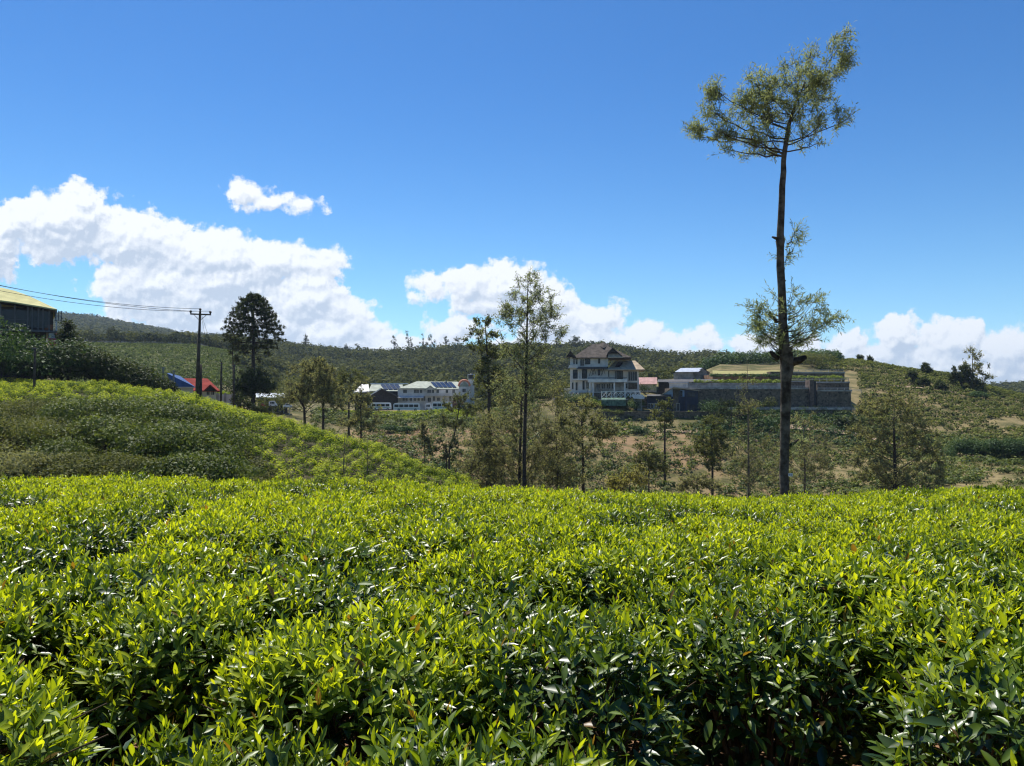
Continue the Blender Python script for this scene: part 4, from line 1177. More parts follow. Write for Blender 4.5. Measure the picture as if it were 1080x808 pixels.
def shrubs():
    g = np.random.default_rng(44)
    # big leafy shrubs below the left tea slope
    spots = [(92, 56, 5.0, 3.0), (118, 58, 5.2, 3.2), (148, 58, 5.4, 3.3), (175, 57, 5.5, 3.4), (203, 56, 5.0, 3.2), (226, 54, 4.2, 2.7), (105, 50, 4.4, 2.6), (135, 50, 4.6, 2.7),
             (165, 49, 4.8, 2.9), (196, 49, 4.6, 2.8), (222, 48, 3.8, 2.4), (205, 43, 3.4, 2.0), (180, 43, 3.2, 2.0)]
    for i, (px, Y, w, h) in enumerate(spots):
        plant('wild_shrub', 'dark leafy shrub, %s line of thicket below left tea slope, %s from left' % (('upper', 'middle', 'lower')[0 if Y > 53 else (1 if Y > 45 else 2)], ORD[i if i < 6 else (i - 6 if i < 11 else 12 - i)]), px, Y, w, h, 'shrub', 5200, 200 + i,
              'dark shrubs below the left tea slope', size=.21, nsub=9)
    OL = ['at its upper left end by the frame edge', 'top row, second from the left edge', 'top row, third from the left edge', 'touching its dark upper left part', 'middle row, nearest the left edge',
          'middle row, second from the left edge', 'cut by the left edge of the photo', 'touching its dark lower left part', 'lowest row, first from the left', 'lowest row, second from the left', 'lowest row, third from the left',
          'at its right end', 'rightmost and smallest, just above the near tea']
    spots = [(10, 58, 4.5, 2.6), (38, 58, 4.6, 2.8), (62, 57, 4.4, 2.6), (84, 54, 3.8, 2.2), (20, 50, 4.0, 2.2), (50, 49, 4.0, 2.3), (-10, 52, 4, 2.4), (80, 46, 3.4, 1.8), (55, 42, 3.0, 1.6), (110, 42, 3.0, 1.6), (140, 42, 3.0, 1.6), (245, 46, 3.0, 1.8), (262, 44, 2.6, 1.4)]
    for i, (px, Y, w, h) in enumerate(spots):
        plant('wild_shrub', 'dull olive shrub around the dark thicket, %s' % OL[i], px, Y, w, h, 'shrubo' if i % 4 != 3 else 'shrub', 4200, 240 + i,
              'olive shrubs around the thicket', size=.16, nsub=9)
    plant('wild_shrub', 'pale grey-green shrub low at the left edge just above the near tea', 18, 40, 3.4, 1.9, 'grevd', 3800, 280, size=.16, nsub=9)
    for i, (px, Y, w, h, lb) in enumerate(((334, 70, 1.4, .9, 'x'), (372, 66, 1.2, .7, 'x'))): pass
    # tree hedge below the yellow roofed building
    for i, (px, Y, w, top, lb) in enumerate(((8, 94, 7.5, 352, 'a'), (30, 96, 7.0, 346, 'a'), (52, 97, 6.5, 352, 'a'), (74, 99, 6.0, 352, 'b'), (92, 100, 5.5, 362, 'b'), (108, 101, 5.0, 365, 'b'),
                                             (122, 101, 4.6, 372, 'b'), (136, 101, 4.2, 377, 'b'), (149, 101, 3.8, 384, 'b'), (160, 101, 3.2, 392, 'b'), (-15, 92, 7.5, 350, 'a'))):
        h = (HOR - top) / F * Y - gz(px, Y)
        lab = (['leftmost leafy green tree under the yellow roofed building', 'middle leafy green tree under the yellow roofed building', 'right leafy green tree under the yellow roofed building'][i] if i < 3 else ('leafy green tree cut by the left frame edge' if i == 10 else 'dark tree, %s in the row stepping down right of the yellow roofed building' % ORD[i - 3]))
        plant('hedge_tree', lab, px, Y, w, h * 1.02, 'hedge' if lb == 'a' else 'dark', 3600, 300 + i, 'green trees before the yellow roofed building' if lb == 'a' else 'dark trees stepping down from the building',
              cat='tree', size=.42, nsub=12)
    tree('conifer', 'small dark pointed conifer right of the yellow roofed building', 72, 104, [(72, 345, 4, 6), (70, 355, 8, 6), (75, 362, 11, 7), (68, 370, 13, 7)], [(72, 410, .2), (72, 380, .15), (72, 338, .03)],
         n_cl=60, twigs=6, tl=.9, nl=8, ll=.36, lw=.16, mat='dark', seed=71, up=.1, rise=.2, twig_r=.02)
    # low hedge line at the top of the left tea slope
    for i, px in enumerate(range(8, 172, 10)):
        plant('hedge_bush', 'rounded green bush in the low line above left tea slope, %s from left' % ORD[i], px + random.uniform(-2, 2), 90 + random.uniform(-1, 1), 2.0, 1.25, 'hedge', 1100, 330 + i,
              'low bushes along the top of the left tea slope', size=.18, nsub=5)
    # clipped dark hedge at the far right
    for i, px in enumerate((1008, 1020, 1033, 1046, 1060, 1074, 1088, 1102)):
        Y = 150 - i * 1.0
        plant('hedge_bush', 'dense dark green bush of the hedge bank at far right, %s from left' % ORD[i], px, Y, 4.6, 4.3 + .25 * i, 'hedge', 3400, 360 + i, 'bushes of the dark hedge bank at the right', size=.34, nsub=8)
    # single slope bushes one can tell apart
    for i, (px, Y, w, h, lb) in enumerate(((412, 168, 3.0, 1.8, 'dark round bush on the red slope under the first white bus'), (428, 166, 2.6, 1.6, 'dark round bush on the red slope under the second white bus'),
                                           (392, 128, 4.2, 2.4, 'wide dark green bush at the edge of the left tea slope below the shed'), (430, 112, 3.6, 2.0, 'wide dark bush low on the red slope by the tea edge'),
                                           (466, 140, 2.8, 1.6, 'dark bush beside the low tree on the red slope'), (672, 165, 3.0, 1.5, 'green bush on the path below the navy building'),
                                           (1028, 222, 3.6, 2.2, 'dark bush right below the ridge pair on the right hill'), (668, 98, 3.4, 1.8, 'pale flowering bush at the rim of the tea table below the yellow flowering tree'),
                                           (700, 104, 3.0, 1.6, 'olive bush at the rim of the tea table right of the yellow flowering tree'))):
        plant('slope_bush', lb, px, Y, w, h, 'yellow' if i == 7 else ('shrubo' if i == 8 else 'hedge'), 1500, 400 + i, size=.26 * Y / 140 + .05, nsub=6)
    # trees that stick out of the ridges
    lb = [(430, 690, 346, 4, 'thin ridge tree left of the bushy group on the middle ridge'), (415, 690, 352, 3, 'thin low ridge tree above the white building'), (446, 690, 350, 5, 'broad ridge tree in the group above the white building'),
          (455, 695, 352, 5, 'bushy ridge tree right of the broad one above the white building'), (322, 700, 349, 2.2, 'single thin tree sticking out of the middle ridge right of the umbrella pine'), (377, 700, 361, 4, 'low wide ridge tree above the dark shed'),
          (365, 700, 362, 3, 'low ridge tree left of the wide one above the dark shed'), (606, 660, 354, 9, 'large round tree on the ridge right behind the hotel roof'), (588, 665, 360, 7, 'round ridge tree left of the large one behind the hotel'),
          (632, 690, 362, 5, 'small ridge tree whose top shows beside the hotel roof'), (731, 720, 373, 3, 'small dark tree on the brown topped ridge'), (713, 715, 376, 4, 'low dark tree left of the small tree on the brown topped ridge'),
          (118, 440, 346, 8, 'dark round tree on top of the distant tea field'), (101, 445, 352, 5, 'low dark tree left of the round one on the distant tea field'), (200, 440, 350, 9, 'pale bare looking tree behind the power pole on the distant tea field'),
          (225, 438, 356, 8, 'dark tree right of the power pole above the distant tea field'), (238, 442, 360, 6, 'dark low tree between power pole and umbrella pine above the tea field'), (470, 700, 352, 3, 'thin ridge tree left of the gum tree'), (482, 700, 356, 4, 'bushy low ridge tree just left of the gum tree')]
    for i, (px, Y, top, w, l) in enumerate(lb):
        zb = HOR - gz(px, Y) * F / Y
        s = Y / F
        tree('ridge_tree', l, px, Y, [(px, top + (zb - top) * .28, w * .7, (zb - top) * .3), (px + .3 * w, top + (zb - top) * .5, w, (zb - top) * .25)],
             [(px, zb, .3), (px + .5, (zb + top) / 2, .2), (px, top + 2, .08)], n_cl=18 if w < 6 else 55, twigs=4, tl=1.6 * s / .8, nl=6, ll=1.2 * s, lw=.6 * s,
             mat='forest' if i != 14 else 'grevd', seed=450 + i, twig_r=.05, bark='barkl')
    for i, (px, Y, w, h, l) in enumerate(((180, 180, 12, 7.5, 'dark tree mass behind the blue roofed house'), (196, 190, 10, 7, 'dark tree behind the red roofed house'), (228, 150, 3.2, 3.0, 'bright green small tree right of the red roofed house'),
                                          (236, 150, 3.0, 3.2, 'yellowish green small tree by the parked cars'), (240, 180, 9, 8, 'dark bush tree behind the yellowish one by the parked cars'),
                                          (296, 165, 9, 7, 'dull olive tree behind the parked vans'), (310, 185, 10, 9, 'dull olive tree left of the dark shed, rear of the clump'), (345, 190, 10, 8, 'olive tree rising behind the clump left of the dark shed'))):
        plant('garden_tree', l, px, Y, w, h, 'bright' if i in (2, 3) else ('dark' if i in (0, 1, 4) else 'olive'), 2600, 500 + i, cat='tree', size=.42, nsub=9)


shrubs()


# ------------------------------------------------------------------ buildings and vehicles
class Site:
    """a building's own frame: X to the right and Z upwards read off in photo pixels at its distance, all parts in metres under one Empty"""
    def __init__(s, name, label, cat, px, py, Y, group=None, rz=0.0, face=True):
        s.px, s.py, s.s = px, py, Y / F
        th = math.atan(U(px)) if face else 0.0
        s.sx = s.s * math.cos(th)
        s.root = empty(name, at(px, py, Y), rz - th); tag(s.root, label, cat, group)
    def X(s, p): return (p - s.px) * s.sx
    def Z(s, p): return (s.py - p) * s.s
    def box(s, name, mat, x0, x1, y0, y1, z0, z1, parent=None):   # x, z in pixels, y in metres
        return MB().box(s.X(x0), s.X(x1), y0, y1, s.Z(z0), s.Z(z1)).build(name, M[mat], parent or s.root)
    def win(s, x0, x1, z0, z1, y, parent=None, fr='white', mull=1, name='window'):
        """window: frame proud of the wall with a dark pane as its sub-part"""
        X0, X1, Z0, Z1 = s.X(x0), s.X(x1), s.Z(z1), s.Z(z0)
        t = .07
        m = MB().box(X0 - t, X1 + t, y - .06, y + .02, Z0 - t, Z0).box(X0 - t, X1 + t, y - .06, y + .02, Z1, Z1 + t)
        m.box(X0 - t, X0, y - .06, y + .02, Z0, Z1).box(X1, X1 + t, y - .06, y + .02, Z0, Z1)
        for k in range(mull):
            xm = X0 + (X1 - X0) * (k + 1) / (mull + 1); m.box(xm - .03, xm + .03, y - .05, y + .02, Z0, Z1)
        f = m.build(name, M[fr], parent or s.root)
        MB().box(X0, X1, y - .025, y + .03, Z0, Z1).build('pane', M['glass'], f)
        return f


def hotel():
    # crop coordinates of the enlarged photograph: 10.1 per pixel, origin 590,350
    cx = lambda a: 590 + a / 10.1
    cy = lambda b: 350 + b / 10.1
    Y = 190.0
    S = Site('hotel_house', 'three storey white house with steep brown hipped roof and lower tan roofed wing', 'house', cx(480), cy(640), Y)
    X = lambda a: S.X(cx(a)); Z = lambda b: S.Z(cy(b))
    r = S.root
    MB().box(X(112), X(520), 0, 11, Z(760), Z(262)).build('wall', M['white'], r)
    MB().box(X(500), X(850), 1.2, 10, Z(700), Z(505)).box(X(505), X(845), 1.0, 9.5, Z(505), Z(405)).build('wing_wall', M['white'], r)
    MB().box(X(40), X(850), -1.6, .9, Z(760), Z(648)).build('dark_block', M['stone'], r)  # dark block added so the wall behind the fence reads dark
    # main roof: hipped, steep
    m = MB()
    m.hip(X(160), X(745), -0.6, 11.6, Z(275), Z(110), X(350), X(470), 0.5)
    m.add([(X(400), 5.5, Z(120)), (X(470), 5.5, Z(92)), (X(545), 5.5, Z(128)), (X(470), 2.6, Z(165)), (X(470), 8.4, Z(165))], [(0, 3, 1), (3, 2, 1), (2, 4, 1), (4, 0, 1)])
    roof = m.build('roof', M['roofb'], r)
    # left gable
    m = MB().prism_y([(X(70), Z(268)), (X(122), Z(203)), (X(178), Z(268)), (X(178), Z(275)), (X(122), Z(212)), (X(64), Z(275))], -1.6, 3.0)
    m.build('gable_roof', M['roofb'], r)
    MB().prism_y([(X(82), Z(268)), (X(122), Z(216)), (X(168), Z(268))], -1.1, 3).build('gable_end', M['darkw'], r)
    # dormer
    m = MB().prism_y([(X(500), Z(262)), (X(515), Z(222)), (X(570), Z(170)), (X(625), Z(222)), (X(670), Z(262)), (X(625), Z(230)), (X(570), Z(182)), (X(520), Z(230))], -1.5, 4)
    d = m.build('dormer', M['roofb'], r)
    MB().prism_y([(X(524), Z(222)), (X(570), Z(180)), (X(616), Z(222))], -1.25, 1).build('vent', M['darkw'], d)
    MB().add([(X(515), -1.6, Z(275)), (X(675), -1.6, Z(275)), (X(620), -.6, Z(232)), (X(524), -.6, Z(232)), (X(515), -1.6, Z(281)), (X(675), -1.6, Z(281))], [(0, 1, 2, 3), (0, 4, 5, 1)]).build('skirt_roof', M['roofl'], d)
    # wing roof
    w = MB().hip(X(520), X(885), -1.6, 9.5, Z(405), Z(302), X(600), X(815), .45, ry=3.4).build('wing_roof', M['roofl'], r)
    # skylight lying on the front slope of the wing roof
    def slope(a, b):   # point on front plane
        z = Z(b); f = (z - Z(405)) / (Z(302) - Z(405)); return (X(a), -2.05 + f * 5.45 - .06, z + .08)
    q = [slope(592, 378), slope(642, 378), slope(682, 325), slope(628, 325)]
    MB().add(q + [(a, b + .1, c - .12) for a, b, c in q], [(0, 1, 2, 3), (0, 4, 5, 1), (1, 5, 6, 2), (2, 6, 7, 3), (3, 7, 4, 0)]).build('skylight', M['solar'], w)
    MB().box(X(505), X(518), -.05, 2, Z(400), Z(372)).add([(X(495), -1.8, Z(398)), (X(590), -1.2, Z(300)), (X(590), 1.0, Z(296)), (X(495), 1.0, Z(390))], [(0, 1, 2, 3)]).build('valley_board', M['darkw'], r)
    # bands, balconies, awning roof
    MB().box(X(100), X(195), -1.1, 0, Z(372), Z(355)).box(X(95), X(200), -1.15, 0, Z(385), Z(372)).build('upper_balcony', M['white'], r)
    MB().prism_x([(-2.2, Z(392)), (0, Z(372)), (0, Z(382)), (-2.2, Z(399))], X(185), X(510)).build('awning_roof', M['darkroof'], r)
    MB().box(X(305), X(720), -3.0, 1.0, Z(540), Z(508)).box(X(135), X(305), -1.2, 0, Z(516), Z(500)).build('balcony_slab', M['white'], r)
    m = MB()
    for a in np.arange(312, 715, 13.0): m.box(X(a) - .025, X(a) + .025, -2.95, -2.9, Z(508), Z(494))
    m.box(X(308), X(718), -2.98, -2.88, Z(494), Z(490))
    m.build('balcony_rail', M['darkw'], r)
    m = MB()
    for a in (345, 372, 445, 470): m.tube([(X(a), -2.0, Z(398)), (X(a - 28), -.3, Z(470))], .06, 5).tube([(X(a), -2.0, Z(398)), (X(a + 18), -.2, Z(455))], .05, 5)
    m.build('awning_strut', M['darkw'], r)
    for a in (318, 352, 576, 686): MB().box(X(a), X(a + 14), -2.8, -2.35, Z(700), Z(541)).build('column', M['white'], r)
    for a in (196, 228): MB().box(X(a), X(a + 10), -1.2, -.9, Z(500), Z(398)).build('column', M['white'], r)
    # recessed ground floor
    MB().box(X(372), X(686), -.05, .4, Z(640), Z(543)).build('ground_floor_recess', M['conc'], r)
    for a in (395, 450, 505, 556): S.win(cx(a), cx(a + 36), cy(556), cy(606), -.1, fr='metal')
    def w(a, b, c_, d_, mull=0, y=-.05, fr='cream'): S.win(cx(a), cx(b), cy(c_), cy(d_), y, mull=mull, fr=fr)
    w(148, 162, 284, 344); w(176, 192, 284, 344); w(275, 326, 288, 342, 1, fr='darkw'); w(416, 432, 288, 334, fr='darkw')
    w(222, 262, 290, 360, 1, fr='white')
    w(146, 192, 405, 496, 1, fr='darkw'); w(234, 292, 402, 500, 1, fr='darkw'); w(414, 430, 405, 460, fr='darkw'); w(508, 530, 415, 478, y=.95, fr='metal')
    w(596, 604, 420, 502, y=.95, fr='metal'); w(612, 674, 418, 502, 1, y=.95, fr='darkw'); w(735, 826, 424, 520, 3, y=.95, fr='metal')
    w(132, 148, 540, 610); w(172, 192, 538, 622); w(248, 264, 525, 612, fr='darkw'); w(286, 312, 528, 605, 1)
    w(706, 726, 550, 600, y=1.15); w(748, 774, 550, 605, y=1.15); w(795, 822, 548, 600, y=1.15)
    # stone base of the wing
    MB().box(X(735), X(828), .95, 1.2, Z(610), Z(540)).build('stone_cladding', M['stone'], r)
    # porch at the left foot
    MB().box(X(40), X(112), 1.0, 8, Z(760), Z(600)).build('annex', M['cream'], r)
    # X braced fence in front
    for nm, a0, a1, yy, lb in (('white_fence', 450, 860, -6.0, 'white fence of crossed bars on the terrace in front of the white house'), ('white_fence', -30, 205, -6.0, 'white fence of crossed bars left of the white house, half hidden by a tree')):
        k = Y - 6; f = Site(nm, lb, 'fence', cx((a0 + a1) / 2), cy(705), k, face=False)
        n = int((a1 - a0) / 46)
        mp, mx, mr = MB(), MB(), MB()
        for i in range(n + 1):
            a = a0 + (a1 - a0) * i / n; x = f.X(cx(a)); MB().box(x - .09, x + .09, -.09, .09, -.8, f.Z(cy(630))).build('post', M['white'], f.root)
            if i < n:
                x2 = f.X(cx(a0 + (a1 - a0) * (i + 1) / n)); z0, z1 = 0.1, f.Z(cy(642))
                mx.tube([(x, .03, z0), (x2, .03, z1)], .065, 4).tube([(x, -.04, z1), (x2, -.04, z0)], .065, 4)
        mr.box(f.X(cx(a0)), f.X(cx(a1)), -.05, .05, f.Z(cy(640)), f.Z(cy(632)))
        mx.build('cross_bars', M['white'], f.root); mr.build('top_rail', M['white'], f.root)
    # terrace the house stands on
    t = Site('terrace_wall', 'low dark stone terrace under the white fence and white house', 'wall', 640, 416, Y - 6.5, face=False)
    t.box('wall', 'stone', 588, 690, 0, .6, 419.5, 427)
    MB().box(t.X(585), t.X(692), .6, 26, t.Z(433), t.Z(419.8)).build('paving', M['conc'], t.root)
    # plants on the terrace
    plant('flower_bush', 'yellow flowering bush right of the white fence below the tan roofed wing', 673, Y - 3, 3.0, 1.5, 'yellow', 900, 601, size=.22, dz=.6)
    plant('flower_bush', 'bright yellow-green bush below the glazed corner of the wing', 664, Y - 3, 3.2, 1.7, 'bright', 900, 602, size=.22, dz=.6)
    plant('garden_bush', 'round green bush beside the pale pink roof right of the wing', 681, Y + 2, 3.2, 3.2, 'bright', 900, 603, size=.24, dz=1.0)
    for i, (px, dY, w, h, mt) in enumerate(((598, -9, 3.2, 2.2, 'hedge'), (608, -10, 3.4, 2.4, 'shrub'), (619, -9, 3.0, 2.0, 'hedge'), (628, -11, 2.6, 1.5, 'bright'), (640, -15, 2.8, 1.2, 'hill'),
                                            (652, -15, 2.6, 1.1, 'hill'), (664, -12, 3.0, 1.9, 'hedge'), (672, -10, 3.0, 2.1, 'shrub'), (590, -6, 4.0, 4.2, 'olive'))):
        plant('garden_bush', 'leafy garden bush below the white fence of the white house, %s from the left' % ORD[{0: 1, 1: 2, 2: 3, 3: 4, 4: 5, 5: 6, 6: 7, 7: 8, 8: 0}[i]], px, Y + dY, w * 1.15, h * 1.45, mt, 1400, 620 + i, 'garden bushes below the white fence', size=.26)
    g = Site('net_house', 'low green netting shelter on the terrace below the white fence', 'greenhouse', 655, 427, Y - 13)
    g.box('frame', 'metal', 631, 662, 0, .1, 421.6, 421.2)
    MB().prism_x([(0, g.Z(428)), (0, g.Z(422)), (2, g.Z(419.5)), (5, g.Z(423)), (5, g.Z(428))], g.X(634), g.X(660)).build('net_cover', M['net'], g.root)


hotel()


def small_buildings():
    # navy building with light blue upper wall (crop: 10.8 per pixel, origin 660,385)
    cx = lambda a: 660 + a / 10.8
    cy = lambda b: 385 + b / 10.8
    Y = 181
    S = Site('navy_building', 'navy clad two storey building with pale blue upper front, below the zinc roofed shed', 'building', cx(600), cy(525), Y)
    X = lambda a: S.X(cx(a)); Z = lambda b: S.Z(cy(b)); r = S.root
    MB().box(X(240), X(670), 0, 6, Z(560), Z(360)).build('lower_wall', M['navy'], r)
    MB().box(X(672), X(820), -.8, 6, Z(560), Z(290)).build('side_wall', M['navy'], r)
    MB().prism_y([(X(385), Z(360)), (X(545), Z(262)), (X(668), Z(290)), (X(668), Z(360))], .1, 5.5).build('upper_wall', M['skyblue'], r)
    MB().prism_y([(X(375), Z(352)), (X(545), Z(250)), (X(835), Z(288)), (X(835), Z(299)), (X(545), Z(261)), (X(375), Z(364))], -1.1, 6.4).build('roof', M['roofl'], r)
    S.win(cx(605), cx(642), cy(295), cy(355), .05, fr='navy'); S.win(cx(548), cx(612), cy(440), cy(522), -.05, fr='cream', mull=1, name='window')
    S.win(cx(250), cx(310), cy(440), cy(492), -.05, fr='white'); S.win(cx(328), cx(370), cy(440), cy(492), -.05, fr='white')
    S.win(cx(702), cx(790), cy(310), cy(365), -.85, fr='navy', mull=2); S.win(cx(700), cx(735), cy(450), cy(515), -.85, fr='navy'); S.win(cx(750), cx(785), cy(450), cy(515), -.85, fr='navy')
    MB().prism_x([(-1.5, Z(352)), (0, Z(335)), (0, Z(345)), (-1.5, Z(362))], X(240), X(520)).build('porch_roof', M['darkroof'], r)
    # round roofed kiosk
    k = Site('garden_hut', 'small hut with pale rounded roof at the left end of the navy building', 'hut', cx(135), cy(510), Y - 2)
    MB().box(k.X(cx(88)), k.X(cx(185)), 0, 3, -.5, k.Z(cy(385))).build('wall', M['conc'], k.root)
    MB().prism_y([(k.X(cx(62)), k.Z(cy(345))), (k.X(cx(75)), k.Z(cy(335))), (k.X(cx(190)), k.Z(cy(338))), (k.X(cx(216)), k.Z(cy(365))), (k.X(cx(210)), k.Z(cy(388))), (k.X(cx(90)), k.Z(cy(382)))], -.8, 3.5).build('roof', M['zinc'], k.root)
    MB().box(k.X(cx(105)), k.X(cx(128)), -.04, .05, -.2, k.Z(cy(410))).build('door', M['darkw'], k.root)
    # long dark shed roof and white box behind
    d = Site('dark_shed', 'long low dark roofed shed behind the navy building', 'shed', cx(640), cy(245), 196)
    d2 = lambda a: d.X(cx(a)); e2 = lambda b: d.Z(cy(b))
    MB().box(d2(370), d2(720), 0, 7, -6, e2(195)).build('wall', M['darkw'], d.root)
    MB().prism_x([(-1, e2(192)), (3, e2(160)), (8, e2(182)), (8, e2(190)), (3, e2(168)), (-1, e2(200))], d2(360), d2(1050)).build('roof', M['darkroof'], d.root)
    for a in (760, 850, 940, 1030): MB().tube([(d2(a), -.5, -5), (d2(a), -.5, e2(196))], .08, 6).build('post', M['darkw'], d.root)
    w = Site('white_cabin', 'plain white cabin squeezed between the navy building and the dark shed', 'cabin', cx(605), cy(275), 187.6)
    MB().box(w.X(cx(495)), w.X(cx(708)), 0, 4, -3, w.Z(cy(204))).build('wall', M['white'], w.root)
    MB().box(w.X(cx(488)), w.X(cx(715)), -.3, 4.3, w.Z(cy(204)), w.Z(cy(196))).build('roof', M['zinc'], w.root)
    MB().box(w.X(cx(655)), w.X(cx(690)), -.03, .02, w.Z(cy(262)), w.Z(cy(222))).build('door', M['metal'], w.root)
    # pink roof beside the wing
    p = Site('pink_roof_house', 'low house with faded pink roof just right of the hotel wing', 'house', cx(250), cy(250), 205)
    MB().box(p.X(cx(150)), p.X(cx(350)), 0, 6, -3, p.Z(cy(215))).build('wall', M['cream'], p.root)
    MB().prism_x([(-.6, p.Z(cy(218))), (3, p.Z(cy(138))), (6.6, p.Z(cy(218))), (3, p.Z(cy(150)))], p.X(cx(130)), p.X(cx(358))).build('roof', M['pinkroof'], p.root)
    p.win(cx(310), cx(335), cy(222), cy(245), -.03)
    # zinc roofed shed on the terrace
    z = Site('zinc_shed', 'grey concrete shed with bright zinc roof standing above the dark shed', 'shed', cx(700), cy(165), 214)
    A = lambda a: z.X(cx(a)); B = lambda b: z.Z(cy(b))
    MB().box(A(590), A(765), 0, 8, -3, B(80)).box(A(545), A(590), .5, 8, -3, B(90)).build('wall', M['conc'], z.root)
    MB().prism_y([(A(768), -2), (A(768), B(86)), (A(870), B(34)), (A(955), B(84)), (A(955), -2)], 2.2, 8).build('gable_wall', M['conc'], z.root)
    MB().add([(A(560), -.8, B(78)), (A(828), -.8, B(78)), (A(885), 5, B(26)), (A(625), 5, B(26)), (A(560), -.8, B(83)), (A(828), -.8, B(83)), (A(885), 5, B(31)), (A(625), 5, B(31))],
             [(0, 1, 2, 3), (4, 7, 6, 5), (0, 4, 5, 1), (1, 5, 6, 2), (2, 6, 7, 3), (3, 7, 4, 0)]).build('roof', M['zinc'], z.root)
    MB().add([(A(872), 2, B(24)), (A(965), 1.2, B(90)), (A(965), 8, B(90)), (A(872), 8, B(24)), (A(872), 2, B(30)), (A(965), 1.2, B(96))], [(0, 1, 2, 3), (0, 4, 5, 1)]).build('rear_roof', M['darkroof'], z.root)
    # dark hedge wall in front, path below
    t = Site('stone_wall', 'low dark stone wall overgrown along the foot of the navy building', 'wall', 690, 440, 174, face=False)
    MB().box(t.X(630), t.X(800), 0, .8, -1.5, t.Z(434.2)).build('wall', M['stone'], t.root)
    # cars near it
    # house with blue roof and one with red roof
    b = Site('blue_roof_house', 'cream house with bright blue hipped roof half hidden by the tea slope', 'house', 186, 418, 112)
    MB().box(b.X(181), b.X(204), 0, 6, -3, b.Z(408)).build('wall', M['cream'], b.root)
    MB().add([(b.X(176), -.6, b.Z(394)), (b.X(186), -.6, b.Z(408)), (b.X(206), -.6, b.Z(408)), (b.X(190), 3, b.Z(396)), (b.X(178), 3, b.Z(393)), (b.X(206), 6.6, b.Z(408)), (b.X(180), 6.6, b.Z(408))],
             [(0, 1, 2, 3), (0, 3, 4), (2, 5, 3), (3, 5, 6, 4), (0, 4, 6, 1)]).build('roof', M['blueroof'], b.root)
    MB().prism_x([(-.62, b.Z(408.2)), (-.5, b.Z(408.2)), (-.5, b.Z(409)), (-.62, b.Z(409))], b.X(186), b.X(206)).build('fascia', M['white'], b.root)
    b.win(188, 191, 410, 414, -.03, fr='white')
    q = Site('red_roof_house', 'house with red sheet roof and small dark gable behind the power pole', 'house', 210, 420, 125)
    MB().box(q.X(194), q.X(228), 0, 8, -3, q.Z(412)).build('wall', M['cream'], q.root)
    m = MB().hip(q.X(193), q.X(231), -.5, 8.5, q.Z(412), q.Z(398.5), q.X(193.5), q.X(219), .2)
    m.build('roof', M['redroof'], q.root)
    MB().prism_y([(q.X(214), q.Z(412.6)), (q.X(221.5), q.Z(405.5)), (q.X(230), q.Z(412.6)), (q.X(228.4), q.Z(412.6)), (q.X(221.5), q.Z(407)), (q.X(215.6), q.Z(412.6))], -1.6, 3).build('gable_roof', M['redroof'], q.root)
    MB().prism_y([(q.X(216), q.Z(412.6)), (q.X(221.5), q.Z(407.4)), (q.X(228), q.Z(412.6))], -1.2, 1).build('gable_end', M['darkw'], q.root)
    q.win(218, 221, 413, 416.5, -.03); q.win(223, 226, 413, 416.5, -.03)
    for i, (px, py) in enumerate(((172, 387), (183, 390.5))):
        c = Site('concrete_post', ('taller' if i == 0 else 'shorter') + ' thin concrete post beside the blue roofed house', 'post', px, 412, 104)
        m = MB(); m.tube([(0, 0, -3), (0, 0, c.Z(py))], [.16, .12], 6); m.box(-.3, .3, -.04, .04, c.Z(py + 1.2), c.Z(py + .6)); m.build('shaft', M['cpole'], c.root)
    # white boundary wall, sheds and cars left of the white building
    v = Site('market_shelter', 'long low open shelter with pale sheet roof behind the parked cars', 'shelter', 275, 430, 170)
    MB().prism_x([(-3, v.Z(419)), (3, v.Z(414.5)), (3, v.Z(415.3)), (-3, v.Z(420))], v.X(268), v.X(306)).build('roof', M['zinc'], v.root)
    MB().box(v.X(272), v.X(304), 2.2, 3, -3, v.Z(417)).build('back_wall', M['navy'], v.root)
    for a in (269, 279, 289, 299, 305): MB().tube([(v.X(a), -2.7, -3), (v.X(a), -2.7, v.Z(419.5))], .08, 6).build('post', M['metal'], v.root)
    v = Site('white_wall', 'low white boundary wall right of the red roofed house', 'wall', 240, 424, 140)
    m = MB().box(v.X(229), v.X(254), 0, .3, -3, v.Z(416)); m.build('wall', M['white'], v.root)
    for a in (229.5, 237.5, 245.5, 253.5): MB().box(v.X(a) - .2, v.X(a) + .2, -.1, .4, -3, v.Z(414.6)).build('pillar', M['conc'], v.root)


M['skyblue'] = pmat('pale_blue_wall', (0.36, 0.52, 0.72), 0.6, 0.1, 0.8)
M['pinkroof'] = pmat('faded_pink_roof', (0.48, 0.28, 0.25), 0.8, 0.15, 0.8)
small_buildings()


